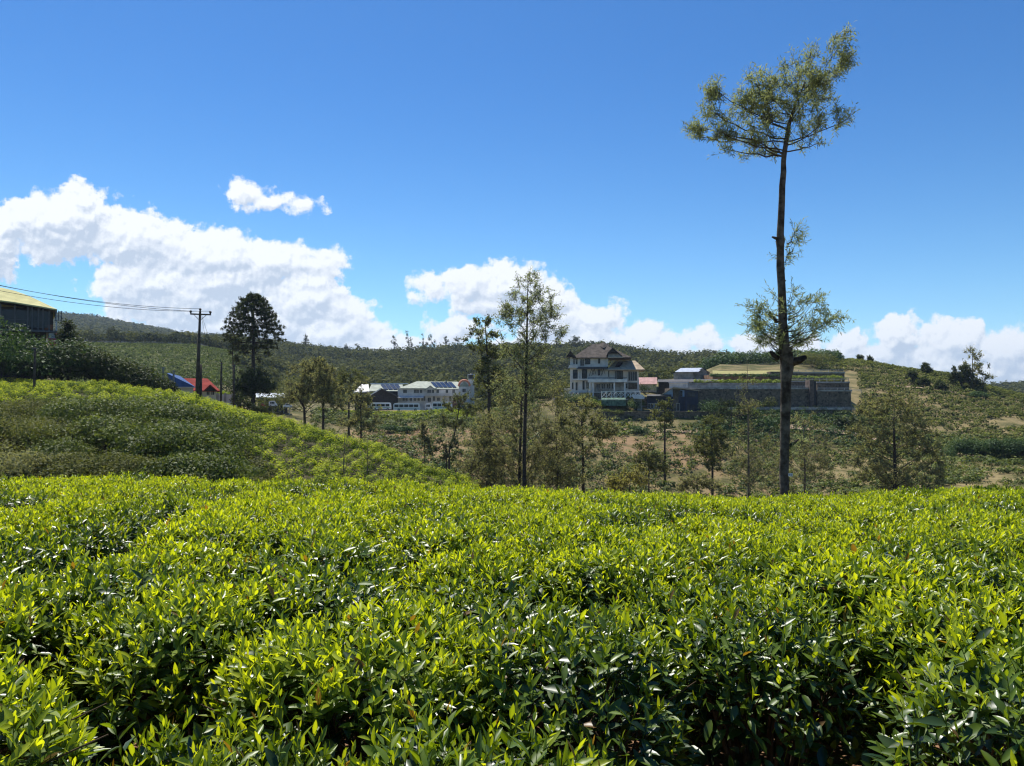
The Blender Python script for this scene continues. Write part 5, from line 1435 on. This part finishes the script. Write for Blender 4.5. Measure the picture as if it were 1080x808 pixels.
def white_building():
    # crop: 7.714 per pixel, origin 360,380
    cx = lambda a: 360 + a / 7.714
    cy = lambda b: 380 + b / 7.714
    Y = 226
    S = Site('colonial_building', 'long white two storey colonial building with grey-green roof and solar panels', 'building', cx(700), cy(400), Y)
    X = lambda a: S.X(cx(a)); Z = lambda b: S.Z(cy(b)); r = S.root
    MB().box(X(460), X(1010), 0, 12, -1, Z(232)).build('wall', M['white'], r)
    MB().hip(X(480), X(765), -.4, 12.4, Z(228), Z(168), X(610), X(700), .4).build('roof', M['roofg'], r)
    rr = MB().hip(X(700), X(1040), .2, 11.6, Z(232), Z(170), X(700), X(950), .3).build('side_roof', M['roofg'], r)
    def panels(x0, x1, z0, z1, yf0, yf1, zb, zt, n, par, sk=18):
        for i in range(n):
            a0 = x0 + (x1 - x0) * i / n; a1 = x0 + (x1 - x0) * (i + .86) / n
            def pt(a, b):
                f = (Z(b) - zb) / (zt - zb); return (X(a), yf0 + (yf1 - yf0) * f - .12, Z(b) + .14)
            q = [pt(a0 + sk, z1), pt(a1 + sk, z1), pt(a1 - sk, z0), pt(a0 - sk, z0)]
            MB().add(q + [(x, y + .1, z - .1) for x, y, z in q], [(0, 1, 2, 3), (0, 4, 5, 1), (1, 5, 6, 2), (2, 6, 7, 3), (3, 7, 4, 0)]).build('solar_panel', M['solar'], par)
    panels(745, 925, 178, 222, -.1, 5.9, Z(232), Z(170), 5, rr)
    # left lower wing with panelled roof
    MB().box(X(300), X(460), 2, 11, -1, Z(248)).build('left_wing_wall', M['darkw'], r)
    lr = MB().hip(X(225), X(500), 1.4, 11.4, Z(250), Z(186), X(240), X(492), .2).build('left_roof', M['roofg'], r)
    panels(330, 482, 198, 240, 1.2, 6.4, Z(250), Z(186), 4, lr)
    MB().box(X(228), X(540), 5.9, 6.9, Z(192), Z(184)).build('ridge_cap', M['zinc'], lr)
    # small front gable
    MB().prism_y([(X(686), Z(246)), (X(686), Z(236)), (X(724), Z(212)), (X(762), Z(236)), (X(762), Z(246))], -.9, 1).build('gable', M['white'], r)
    MB().prism_y([(X(674), Z(242)), (X(724), Z(205)), (X(774), Z(242)), (X(768), Z(246)), (X(724), Z(213)), (X(680), Z(246))], -1.2, 2.0).build('gable_roof', M['roofg'], r)
    MB().box(X(675), X(945), -1.4, 0, Z(292), Z(287)).build('balcony_floor', M['white'], r)
    m = MB().box(X(675), X(945), -1.4, -1.3, Z(276), Z(272))
    for a in range(678, 945, 11): m.box(X(a) - .06, X(a) + .06, -1.4, -1.32, Z(288), Z(276))
    m.build('balustrade', M['white'], r)
    MB().prism_x([(-1.6, Z(302)), (0, Z(290)), (0, Z(297)), (-1.6, Z(308))], X(455), X(670)).build('canopy', M['zinc'], r)
    for a in (505, 592, 612, 640, 700, 735, 775, 850, 905): S.win(cx(a), cx(a + (28 if a in (505, 700) else 18)), cy(240), cy(266), -.05 if a not in (700, 735) else -.95, fr='cream')
    for a in (500, 526, 560, 592, 622, 652, 668, 745, 880): S.win(cx(a), cx(a + 15), cy(294), cy(330), -.05, fr='cream')
    S.win(cx(704), cx(728), cy(305), cy(338), -.05, fr='cream', mull=1); S.win(cx(780), cx(800), cy(305), cy(330), -.05, fr='cream')
    for a in (545, 580, 690, 735, 815, 870): MB().box(X(a) - .14, X(a) + .14, -1.3, -1.0, -1, Z(300)).build('column', M['white'], r)
    # chimney
    MB().box(X(850), X(862), 5, 6, Z(172), Z(160)).build('chimney', M['conc'], r)
    # dark gabled shed
    d = Site('gabled_shed', 'dark timber shed with wide gable, pale left roof slope, before the white building', 'shed', cx(340), cy(400), 214)
    A = lambda a: d.X(cx(a)); B = lambda b: d.Z(cy(b))
    MB().prism_y([(A(215), -1), (A(215), B(290)), (A(322), B(232)), (A(452), B(290)), (A(452), -1)], 0, 14).build('wall', M['darkw'], d.root)
    MB().prism_y([(A(200), B(300)), (A(322), B(226)), (A(322), B(236)), (A(206), B(308))], -1, 15).build('left_roof', M['zincw'], d.root)
    MB().prism_y([(A(322), B(226)), (A(470), B(292)), (A(464), B(300)), (A(322), B(236))], -1, 15).build('right_roof', M['darkroof'], d.root)
    # pale sheds left
    e = Site('pale_shed', 'low shed with whitish sloping roof left of the dark gabled shed', 'shed', cx(170), cy(330), 224)
    MB().box(e.X(cx(110)), e.X(cx(215)), 0, 8, -3, e.Z(cy(260))).build('wall', M['darkw'], e.root)
    MB().add([(e.X(cx(100)), -.6, e.Z(cy(258))), (e.X(cx(228)), -.6, e.Z(cy(252))), (e.X(cx(222)), 8, e.Z(cy(190))), (e.X(cx(165)), 8, e.Z(cy(190))), (e.X(cx(100)), -.6, e.Z(cy(266))), (e.X(cx(228)), -.6, e.Z(cy(260)))],
             [(0, 1, 2, 3), (0, 4, 5, 1)]).build('roof', M['zincw'], e.root)
    # arch-topped little building and tank tower
    a_ = Site('arched_building', 'little white building with rounded gable edged in orange beside the tank tower', 'building', cx(1000), cy(400), 212)
    P = [(a_.X(cx(1000 + 45 * math.cos(t))), a_.Z(cy(212 - 50 * math.sin(t)))) for t in np.linspace(math.pi, 0, 14)]
    MB().prism_y([(P[0][0], -1)] + P + [(P[-1][0], -1)], 0, 5).build('wall', M['zincw'], a_.root)
    m = MB()
    m.tube([(x, -.1, z) for x, z in P], .28, 6); m.build('gable_trim', M['orange'], a_.root)
    MB().prism_y([(a_.X(cx(956)), a_.Z(cy(215))), (a_.X(cx(1000)), a_.Z(cy(172))), (a_.X(cx(1046)), a_.Z(cy(215)))], -.06, .02).build('gable_panel', M['roofg'], a_.root)
    a_.win(cx(985), cx(1012), cy(232), cy(262), -.05)
    t = Site('tank_tower', 'white square tower carrying a black water tank above the brick gable', 'tower', cx(1055), cy(400), 216)
    MB().box(t.X(cx(1032)), t.X(cx(1082)), 0, 2.2, -1, t.Z(cy(155))).build('tower', M['white'], t.root)
    m = MB().box(t.X(cx(1029)), t.X(cx(1085)), -.1, 2.3, t.Z(cy(157)), t.Z(cy(150))); m.build('platform', M['conc'], t.root)
    m = MB(); xc = t.X(cx(1056)); m.tube([(xc, 1.1, t.Z(cy(150))), (xc, 1.1, t.Z(cy(120))), (xc, 1.1, t.Z(cy(112))), (xc, 1.1, t.Z(cy(108)))], [.62, .62, .45, .2], 14); m.build('water_tank', M['black'], t.root, smooth=False)
    m = MB()
    for sx in (1030, 1084): m.tube([(t.X(cx(sx)), -.05, t.Z(cy(150))), (t.X(cx(sx)), -.05, t.Z(cy(112)))], .05, 5)
    m.box(t.X(cx(1030)), t.X(cx(1084)), -.08, -.02, t.Z(cy(116)), t.Z(cy(113))); m.build('rail', M['carw'], t.root)
    # brick gable house
    b = Site('brick_house', 'small brick gable house with grey roof edges in front of the tank tower', 'house', cx(945), cy(400), 206)
    P2 = lambda a: b.X(cx(a)); Q2 = lambda c: b.Z(cy(c))
    MB().prism_y([(P2(905), -1), (P2(905), Q2(335)), (P2(948), Q2(290)), (P2(995), Q2(345)), (P2(995), -1)], 0, 7).build('wall', M['brick'], b.root)
    MB().prism_y([(P2(892), Q2(342)), (P2(948), Q2(281)), (P2(1008), Q2(352)), (P2(1000), Q2(356)), (P2(948), Q2(292)), (P2(899), Q2(348))], -.6, 7.6).build('roof', M['roofl'], b.root)
    b.win(cx(938), cx(956), cy(318), cy(345), -.04)


M['zincw'] = pmat('whitish_sheet_roof', (0.62, 0.60, 0.56), 0.6, 0.2, 0.8)
M['orange'] = pmat('orange_trim', (0.62, 0.24, 0.14), 0.7, 0.1, 1.0)
white_building()


def vehicle(label, cat, name, px0, px1, py0, py1, Y, kind, paint='carw', rz=0.0):
    """bus, van or car with its side towards us; px,py = outline in the photo"""
    pc = (px0 + px1) / 2
    s = Y / F
    L = (px1 - px0) * s; h = (py1 - py0) * s
    th = math.atan(U(pc)); L *= math.cos(th)
    root = empty(name, at(pc, py1, Y), rz - th); tag(root, label, cat)
    W = 2.2 if kind != 'car' else 1.7
    b = h * .14
    if kind == 'bus':
        prof = [(-L / 2, b), (-L / 2, h * .82), (-L / 2 + .25, h * .96), (-L / 2 + .7, h), (L / 2 - .5, h), (L / 2 - .12, h * .93), (L / 2, h * .55), (L / 2, b)]
        wz0, wz1, n = h * .50, h * .82, max(4, int(L / 1.3))
    elif kind == 'van':
        prof = [(-L / 2, b), (-L / 2, h * .85), (-L / 2 + .3, h), (L / 2 - L * .28, h), (L / 2 - L * .12, h * .60), (L / 2, h * .50), (L / 2, b)]
        wz0, wz1, n = h * .52, h * .86, 3
    else:
        prof = [(-L / 2, b), (-L / 2, h * .58), (-L * .36, h * .64), (-L * .25, h * .98), (L * .10, h), (L * .27, h * .64), (L / 2, h * .52), (L / 2, b)]
        wz0, wz1, n = h * .66, h * .90, 2
    body = MB().prism_y(prof, 0, W).build('body', M[paint], root)
    x0, x1 = (-L / 2 + .25, L / 2 - .35) if kind == 'bus' else ((-L / 2 + .25, L / 2 - L * .30) if kind == 'van' else (-L * .24, L * .13))
    for i in range(n):
        a = x0 + (x1 - x0) * i / n; c = x0 + (x1 - x0) * (i + .86) / n
        MB().box(a, c, -.015, .03, wz0, wz1).build('window', M['glass'], root)
    if kind != 'car': MB().box(x0, x1 + .1, -.02, .02, h * .34, h * .40).build('stripe', M['carg'] if kind == 'bus' else M['metal'], root)
    # windscreen at the right end
    xs = L / 2 - (.12 if kind == 'bus' else L * .2)
    if kind == 'bus': MB().box(L / 2 - .06, L / 2 + .02, .2, W - .2, h * .5, h * .84).build('windscreen', M['glass'], root)
    for wx in (-L * .30, L * .32):
        for wy in (-.04, W - .18):
            m = MB(); m.tube([(wx, wy, h * .155), (wx, wy + .22, h * .155)], min(.48, h * .155), 14)
            w = m.build('wheel', M['tyre'], root)
            m = MB(); m.tube([(wx, wy - .02, h * .155), (wx, wy + .03, h * .155)], min(.25, h * .085), 10); m.build('hub_cap', M['metal'], w)
    MB().box(L / 2 - .04, L / 2 + .03, .12, .42, h * .26, h * .34).build('headlight', M['glass2'], root)
    MB().box(L / 2 - .04, L / 2 + .03, W - .42, W - .12, h * .26, h * .34).build('headlight', M['glass2'], root)
    MB().box(L / 2 - .06, L / 2 + .08, .0, W, b, h * .22).build('bumper', M['metal'], root)
    return root


M['glass2'] = pmat('headlight_glass', (0.7, 0.7, 0.68), 0.15, 0.03, 1.0, spec=0.8)


def vehicles():
    cx = lambda a: 360 + a / 7.714
    cy = lambda b: 380 + b / 7.714
    vehicle('white bus with a band of dark windows, leftmost bus beside the dark gabled shed', 'bus', 'parked_bus', cx(240), cx(408), cy(344), cy(408), 205, 'bus')
    vehicle('white bus with greenish stripe parked in the middle of the row before the white building', 'bus', 'parked_bus', cx(424), cx(642), cy(348), cy(414), 203, 'bus')
    vehicle('white bus with a pale flat roof, rightmost bus of the row before the white building', 'bus', 'parked_bus', cx(738), cx(902), cy(338), cy(414), 204, 'bus')
    vehicle('white minivan standing between the second and third bus', 'van', 'parked_van', cx(684), cx(740), cy(352), cy(410), 206, 'van')
    vehicle('low white car at the left end of the row of buses', 'car', 'parked_car', cx(172), cx(262), cy(371), cy(404), 207, 'car')
    vehicle('white van half behind leaves at the right end of the row of buses', 'van', 'parked_van', cx(942), cx(1062), cy(368), cy(408), 203, 'van')
    # car park by the shelter: crop 9 per pixel, origin 230,400
    vx = lambda a: 230 + a / 9.0
    vy = lambda b: 400 + b / 9.0
    vehicle('white car at the left end of the car park just above the tea slope', 'car', 'parked_car', vx(82), vx(170), vy(222), vy(262), 140, 'car', 'carw')
    vehicle('small red car parked just above the tea slope next to a white one', 'car', 'parked_car', vx(176), vx(232), vy(250), vy(285), 138, 'car', 'carr')
    vehicle('white car half behind the small dark tree in the car park', 'car', 'parked_car', vx(278), vx(356), vy(226), vy(268), 142, 'car')
    vehicle('red car seen between dark trunks left of the white van in the car park', 'car', 'parked_car', vx(405), vx(452), vy(228), vy(266), 146, 'car', 'carr')
    vehicle('white van with dark windows in front of the shelter in the car park', 'van', 'parked_van', vx(482), vx(562), vy(206), vy(262), 148, 'van')
    vehicle('white car at the right end of the car park beneath the trees', 'car', 'parked_car', vx(618), vx(705), vy(232), vy(270), 150, 'car')


vehicles()


def terraces():
    # crop: 6.0 per pixel, origin 740,370
    cx = lambda a: 740 + a / 6.0
    cy = lambda b: 370 + b / 6.0
    def wall(label, a0, a1, b0, b1, Y, depth, cap=True, mat='stone', capm='conc'):
        S = Site('stone_wall', label, 'wall', cx((a0 + a1) / 2), cy(b1), Y, face=False)
        MB().box(S.X(cx(a0)), S.X(cx(a1)), 0, depth, -2.0, S.Z(cy(b0))).build('wall', M[mat], S.root)
        if cap: MB().box(S.X(cx(a0)) - .1, S.X(cx(a1)) + .1, -.15, .75, S.Z(cy(b0)) - .25, S.Z(cy(b0)) + .12).build('coping', M[capm], S.root)
        return S
    def rail(label, a0, a1, b0, b1, Y, step=42):
        S = Site('railing', label, 'railing', cx((a0 + a1) / 2), cy(b1), Y, face=False)
        n = int((a1 - a0) / step)
        for i in range(n + 1):
            x = S.X(cx(a0 + (a1 - a0) * i / n)); MB().box(x - .05, x + .05, -.05, .05, -.2, S.Z(cy(b0))).build('post', M['conc'], S.root)
        x0, x1 = S.X(cx(a0)), S.X(cx(a1)); z = S.Z(cy(b0))
        m = MB(); 
        for f in (.98, .55): m.box(x0, x1, -.03, .03, z * f - .03, z * f + .03)
        m.build('rails', M['metal'], S.root)
    S = wall('long high dark stone retaining wall left of the buttress, crossed by the silver oak trunk', -180, 702, 236, 360, 181, 10)
    S = wall('high square dark stone retaining wall right of the buttress', 730, 945, 250, 372, 180.5, 9)
    S = wall('low stone base wall with pale top along the foot of the high walls', 150, 940, 366, 412, 178, 2.4)
    b = Site('stone_buttress', 'tall rough pier between the two high stone walls', 'pier', cx(712), cy(372), 180.2, face=False)
    MB().box(b.X(cx(686)), b.X(cx(712)), 0, 3, -2, b.Z(cy(185))).build('pier', M['conc2'], b.root)
    MB().box(b.X(cx(712)), b.X(cx(730)), .4, 3, -2, b.Z(cy(192))).build('pier_shade', M['black'], b.root)  # solid black box painting the shade in the slot right of the pier
    # second tier
    wall('second tier stone wall above the square wall right of the pier', 732, 935, 198, 238, 191.5, 12)
    wall('second tier stone wall right behind the silver oak trunk', 560, 700, 192, 226, 191, 12)
    S = wall('pale concrete band of the second tier left of the silver oak', -130, 500, 206, 232, 191, 12, mat='conc')
    wall('third tier stone wall right of the silver oak', 560, 905, 137, 172, 205, 14)
    wall('third tier low wall with reddish earth left of the silver oak', 70, 430, 150, 164, 205, 14, mat='soil', capm='soil')
    wall('two short dark piers of the third tier left of the silver oak', 436, 500, 131, 160, 204.5, 3, cap=False)
    rail('thin rail along the top of the high stone wall left of the pier', -110, 690, 222, 236, 181.2)
    rail('thin rail along the top of the square stone wall right of the pier', 735, 945, 234, 249, 180.9)
    rail('thin rail along the low base wall under the high stone walls', 160, 940, 356, 366, 178.3)
    rail('thin rail on the second tier right of the silver oak', 565, 930, 172, 190, 192)
    rail('thin rail on the third tier right of the silver oak', 565, 900, 120, 137, 205.4)
    rail('thin rail stepping down the hillside beside the square stone wall', 950, 1010, 246, 262, 183)
    rail('lower thin rail beside the foot of the square stone wall', 948, 1010, 362, 378, 180)
    # lawn and terrace beds
    lw = Site('lawn', 'lawn', 'lawn', cx(280), cy(150), 206)
    for k in ('label', 'category'): del lw.root[k]
    bpy.data.objects.remove(lw.root)
    x0, x1 = U(cx(60)) * 215, U(cx(500)) * 215
    mb = MB(); n = 24
    ys = np.linspace(207, 262, 14); zs = np.interp(ys, [207, 262], [(HOR - cy(148)) / F * 207, (HOR - cy(120)) / F * 262])
    for i in range(len(ys) - 1):
        a0, a1 = U(cx(70)) * ys[i], U(cx(505)) * ys[i]; c0, c1 = U(cx(70)) * ys[i + 1], U(cx(505)) * ys[i + 1]
        mb.add([(a0, ys[i], zs[i]), (a1, ys[i], zs[i]), (c1, ys[i + 1], zs[i + 1]), (c0, ys[i + 1], zs[i + 1])], [(0, 1, 2, 3)])
    o = mb.build('lawn', M['dryg']); tag(o, kind='structure')
    g = np.random.default_rng(5)
    def bed(a0, a1, b, Y, label, n, mat='hedge', r=.55, dz=0, name='terrace_plants'):
        px = g.uniform(cx(a0), cx(a1), n); yy = Y + g.uniform(0, 3.5, n)
        pts = np.stack([U(px) * yy, yy, np.full(n, (HOR - cy(b)) / F * Y) + dz], 1)
        crowns(name, pts, g.uniform(.7, 1.3, n) * r, g.uniform(.6, 1.3, n) * r, 46, mat, label, 'plants', seed=int(Y + a0) % 97 + 5, flat=.5, size=.5)
    bed(-40, 500, 205, 193, 'strip of bright green plants on the second terrace left of the silver oak', 130, 'bright', .6)
    bed(60, 500, 165, 201, 'strip of green plants on the third terrace left of the silver oak', 80, 'hedge', .55)
    bed(560, 900, 196, 193, 'planted strip on the second terrace right of the silver oak', 60, 'shrubo', .5)
    bed(560, 880, 175, 200, 'planted strip on the third terrace right of the silver oak', 60, 'bright', .5)
    bed(160, 930, 366, 179, 'trailing plants on the pale top of the base wall', 90, 'shrub', .35)
    # creepers on the wall face
    plant('garden_bush', 'bright green bush hanging over the right end of the third tier wall', cx(860), 204, 3.4, 2.0, 'bright', 800, 610, size=.26, dz=5.0)
    root = plant('yard_tree', 'dark spreading tree above the terraces just right of the silver oak trunk', cx(700), 262, 9, 6, 'olive', 2600, 611, cat='tree', size=.5, nsub=10)
    plant('wall_bush', 'leafy bush growing in front of the left part of the long stone wall', cx(60), 175, 5.5, 4.6, 'hedge', 1900, 612, size=.32, nsub=8)
    plant('wall_bush', 'wide leafy bush left of the silver oak at the foot of the stone wall', cx(250), 174, 6, 3.4, 'shrub', 1700, 613, size=.32, nsub=8)
    for i, (px, Y, w, h, mt, dz, lb) in enumerate(((795, 179.5, 4.5, 2.4, 'shrub', .5, 'creeper bush against the long stone wall left of the silver oak'), (812, 179, 3.4, 3.4, 'olive', .5, 'olive creeper bush against the wall touching the silver oak trunk'),
                                                   (846, 179, 3.2, 1.8, 'bright', .5, 'small light green bush at the wall foot right of the silver oak'), (868, 179.2, 4.0, 2.6, 'olive', .5, 'creeper on the long wall just left of the pier'),
                                                   (884, 178.8, 3.0, 1.6, 'shrub', .5, 'low bush at the foot of the square stone wall'), (775, 179.6, 3.0, 1.5, 'hedge', .5, 'low green bush on the base wall left of the creeper bush'))):
        plant('wall_bush', lb, px, Y, w, h, mt, 700, 640 + i, size=.3, nsub=6, dz=dz)
    plant('banana_plant', 'dark broad leaved plants at the foot of the square stone wall', cx(930), 170, 5, 3.0, 'dark', 500, 614, size=1.0, nsub=6, leafw=.3, cat='plant')
    plant('banana_plant', 'broad leaved plants left of the silver oak trunk below the stone wall', cx(440), 168, 5, 3.0, 'hedge', 500, 615, size=1.0, nsub=6, leafw=.3, cat='plant')
    # path and bank walls on the right
    def ribbon(name, pts, w, mat, lift=.12):
        mb = MB(); P = []
        for (a, Ya), (b2, Yb) in zip(pts[:-1], pts[1:]):
            for f in np.linspace(0, 1, 12)[:-1]: P.append((a + (b2 - a) * f, Ya + (Yb - Ya) * f))
        P.append(pts[-1])
        V = []
        for px, Y in P:
            for dy in (-w / 2, 0, w / 2):
                x = U(px) * Y; V.append((x, Y + dy, float(H(x, Y + dy)) + lift))
        F_ = [(3 * i + k, 3 * i + 3 + k, 3 * i + 4 + k, 3 * i + 1 + k) for i in range(len(P) - 1) for k in (0, 1)]
        mb.add(V, F_); o = mb.build(name, M[mat], smooth=True); tag(o, kind='structure')
    ribbon('dirt_path', [(820, 168), (900, 166), (950, 160), (1000, 158), (1060, 146), (1110, 140)], 2.8, 'path', .5)
    ribbon('dirt_path', [(640, 168), (690, 166), (740, 164), (800, 160)], 2.0, 'path', .2)
    ribbon('dirt_path', [(930, 232), (975, 228), (1010, 222), (1040, 205), (1078, 190)], 1.6, 'path', .5)
    w = Site('earth_wall', 'low grey stone wall along the dirt path left of the big olive tree', 'wall', 885, 463, 168.5, face=False)
    MB().box(w.X(858), w.X(905), 0, .6, -1.4, w.Z(458.5)).build('wall', M['stone'], w.root)


M['conc2'] = pmat('rough_pier_stone', (0.13, 0.095, 0.075), 0.95, 0.3, 1.5)
M['path'] = pmat('pale_earth_path', (0.38, 0.27, 0.18), 0.95, 0.15, 1.0)
terraces()


def left_building():
    # crop: 6.22 per pixel, origin 0,290
    cx = lambda a: a / 6.218
    cy = lambda b: 290 + b / 6.218
    Y = 104
    S = Site('yellow_roof_building', 'dark glazed building with pale yellow curved roof at the left edge', 'building', cx(180), cy(360), Y)
    X = lambda a: S.X(cx(a)); Z = lambda b: S.Z(cy(b)); r = S.root
    # roof: low vault falling to the right
    P = [(X(-420), Z(40)), (X(-250), Z(82)), (X(-100), Z(98)), (X(0), Z(102)), (X(90), Z(118)), (X(180), Z(146)), (X(260), Z(178)), (X(350), Z(216))]
    Fr = [(X(-420), Z(190)), (X(-250), Z(190)), (X(-100), Z(188)), (X(0), Z(183)), (X(90), Z(190)), (X(180), Z(200)), (X(260), Z(208)), (X(370), Z(222))]
    n = len(P); V = [(x, 6.0, z + .9) for x, z in P] + [(x, -1.6, z) for x, z in Fr] + [(x, 13, z) for x, z in Fr] + [(x, -1.6, z - .18) for x, z in Fr]
    fs = []
    for i in range(n - 1):
        fs += [(n + i, n + i + 1, i + 1, i), (i, i + 1, 2 * n + i + 1, 2 * n + i), (n + i, 3 * n + i, 3 * n + i + 1, n + i + 1)]
    fs.append((n - 1, 2 * n - 1, 3 * n - 1))
    MB().add(V, fs).build('roof', M['yelroof'], r)
    MB().add([(x, -1.55, z - .22) for x, z in Fr] + [(x, 2.6, z - .1) for x, z in Fr], [(i, n + i, n + i + 1, i + 1) for i in range(n - 1)]).build('soffit_shade', M['darkw'], r)  # dark sheet added under the eave so its underside looks shaded
    # frame of dark posts, glazed bays, interior
    MB().box(X(-400), X(350), 2.5, 12, Z(368), Z(203)).build('inner_wall', M['dim'], r)
    MB().box(X(-400), X(372), -1.0, 12, Z(374), Z(362)).build('floor_slab', M['metal2'], r)
    MB().box(X(-400), X(300), .5, 12, Z(760), Z(374)).build('lower_wall', M['darkw'], r)
    MB().box(X(316), X(360), -.4, 4, Z(410), Z(376)).build('grey_panel', M['metal'], r)
    MB().box(X(316), X(372), -.5, 4.5, Z(445), Z(411)).build('pink_panel', M['pink'], r)
    MB().box(X(372), X(410), 1.0, 5.5, Z(435), Z(409)).build('pink_side_panel', M['pink'], r)
    for a in (-300, -200, -100, 0, 92, 176, 205, 246, 276, 318, 366):
        MB().box(X(a) - .09, X(a) + .09, -.9, -.7, Z(374), Z(200 + max(0, a) * .055)).build('post', M['metal2'] if a < 366 else M['metal'], r)
    for a, b2 in ((0, 90), (94, 174), (178, 203), (207, 244), (248, 274), (278, 316)):
        f = MB().box(X(a), X(b2), -.84, -.80, Z(300), Z(297)).box(X(a), X(b2), -.84, -.80, Z(345), Z(342)).build('window', M['metal2'], r)
        MB().box(X(a) + .1, X(b2) - .1, -.76, -.74, Z(340), Z(235)).build('pane', M['glass'], f)
    MB().box(X(290), X(345), 1.0, 2.3, Z(350), Z(315)).build('timber_bench', M['orange2'], r)
    m = MB()
    for z in (242, 262, 292): m.box(X(355), X(402), -1.1, -1.0, Z(z + 3), Z(z))
    for a in (360, 380, 400): m.box(X(a) - .05, X(a) + .05, -1.1, -1.0, Z(296), Z(228))
    m.build('corner_lattice', M['metal2'], r)
    MB().box(X(193), X(222), 4.5, 5.2, Z(165), Z(150)).build('roof_vent', M['darkw'], r)
    plant('overhanging_tree', 'green leafy tree top cut by the left edge below the yellow roof', -4, 88, 3.6, 12.0, 'hedge', 1800, 620, cat='tree', size=.3)


M['dim'] = pmat('dark_interior_wall', (0.05, 0.048, 0.045), 0.7, 0.2, 0.6)
M['metal2'] = pmat('dark_grey_metal', (0.10, 0.105, 0.11), 0.5, 0.15, 1.5)
M['orange2'] = pmat('orange_timber', (0.36, 0.15, 0.07), 0.6, 0.15, 1.5)
left_building()


def poles():
    Y = 86
    S = Site('power_pole', 'tall wooden power pole with crossarm, three insulators and a slanting strut', 'power pole', 208, 422, Y)
    X, Z = S.X, S.Z; r = S.root
    m = MB(); m.tube([(X(209.2), 0, -2.5), (X(209), 0, Z(380)), (X(210.4), 0, Z(328))], [.21, .18, .12], 10); m.build('pole', M['pole'], r, smooth=True)
    m = MB(); m.tube([(X(206.5), .5, -2.5), (X(209.2), .1, Z(352))], [.17, .12], 8); m.build('strut', M['pole'], r, smooth=True)
    m = MB(); m.tube([(X(212.4), .9, -2.5), (X(211.8), .7, Z(384))], [.13, .11], 8); m.build('stub_post', M['pole'], r, smooth=True)
    MB().box(X(200), X(222), -.26, -.12, Z(332.2), Z(330.8)).build('crossarm', M['pole'], r)
    m = MB().tube([(X(204), -.1, Z(332)), (X(209.9), -.1, Z(338))], .03, 4).tube([(X(217), -.1, Z(332)), (X(210.2), -.1, Z(338))], .03, 4); m.build('brace', M['metal2'], r)
    tips = []
    for px, py in ((200.5, 329), (210.5, 326.5), (221.3, 329)):
        m = MB(); m.tube([(X(px), -.19, Z(py + 2)), (X(px), -.19, Z(py)), (X(px), -.19, Z(py - .6)), (X(px), -.19, Z(py - 1.4))], [.05, .13, .15, .06], 10)
        m.build('insulator', M['black'], r); tips.append(px)
    # wires to the upper left and down behind
    def wire(name, lb, p, q, sag, rad=.022):
        p = np.array(p); q = np.array(q); pts = [p + (q - p) * t - np.array([0, 0, 4 * sag * t * (1 - t)]) for t in np.linspace(0, 1, 25)]
        m = MB(); m.tube(pts, rad, 5); o = m.build(name, M['wire']); tag(o, lb, 'wire')
    wire('overhead_wire', 'upper wire running from the power pole crossarm out past the left edge', at(200.5, 328, Y - .19), at(-160, 262, 62), .9)
    wire('overhead_wire', 'middle wire running from the pole top out past the left edge', at(210.5, 325.5, Y - .19), at(-150, 266, 60.5), 1.0)
    wire('overhead_wire', 'lowest wire running from the right insulator out past the left edge', at(221.3, 328, Y - .19), at(-150, 272, 59), 1.15)
    wire('guy_wire', 'thin stay wire slanting down to the right from the pole top', at(212, 332, Y), at(236, 404, 98), .1, .014)
    wire('guy_wire', 'thin stay wire just right of the pole, steeper than the other', at(212, 334, Y + .1), at(224, 396, 96), .1, .014)
    for px, top, bot, YY, rad, lb in ((36, 366, 422, 78, .13, 'grey wooden pole standing alone in the tea at the left before the dark trees'),
                                      (233, 382, 426, 108, .16, 'dark bare pole right of the red roofed house'), (246.5, 384, 424, 118, .15, 'thin dark pole between the bare pole and the umbrella pine')):
        S = Site('wooden_pole', lb, 'pole', px, bot, YY)
        m = MB(); m.tube([(0, 0, -2), (S.X(px + .2), 0, S.Z((top + bot) / 2)), (S.X(px + .4), 0, S.Z(top))], [rad, rad * .9, rad * .75], 8); m.build('shaft', M['pole'], S.root, smooth=True)
        MB().box(-.25, .25, -.1, .02, S.Z(top + 2), S.Z(top + 1.3)).build('bracket', M['metal2'], S.root)
    tree('slope_tree', 'thin young sapling with pale stem on the left tea slope', 363, 52, [(364, 470, 5, 12), (362, 492, 4, 8)], [(363, 510, .04), (363, 480, .03), (364, 455, .012)],
         n_cl=12, twigs=4, tl=.3, nl=6, ll=.12, lw=.05, mat='grevd', bark='barkl', seed=91, twig_r=.006)
    tree('slope_tree', 'thin young sapling with few leaves right of the other on the left tea slope', 388, 56, [(388, 482, 4, 12)], [(388, 512, .035), (388, 480, .025), (388, 462, .01)],
         n_cl=8, twigs=4, tl=.3, nl=5, ll=.12, lw=.05, mat='grevd', bark='barkl', seed=92, twig_r=.006)


poles()

# ------------------------------------------------------------------ the air
def air():
    m = bpy.data.materials.new('air_haze'); m.use_nodes = True
    nt = m.node_tree; nt.nodes.clear()
    out = nt.nodes.new('ShaderNodeOutputMaterial'); pv = nt.nodes.new('ShaderNodeVolumePrincipled')
    pv.inputs['Color'].default_value = (0.62, 0.78, 1.0, 1)
    pv.inputs['Density'].default_value = 0.00009
    pv.inputs['Anisotropy'].default_value = 0.3
    nt.links.new(pv.outputs[0], out.inputs['Volume'])
    zmax = 330.0
    mb = MB().box(-5900, 5900, -5900, 5900, -420, zmax)
    o = mb.build('haze', m); tag(o, kind='stuff', label='thin blue haze over the whole valley', cat='haze')
    return o


air()
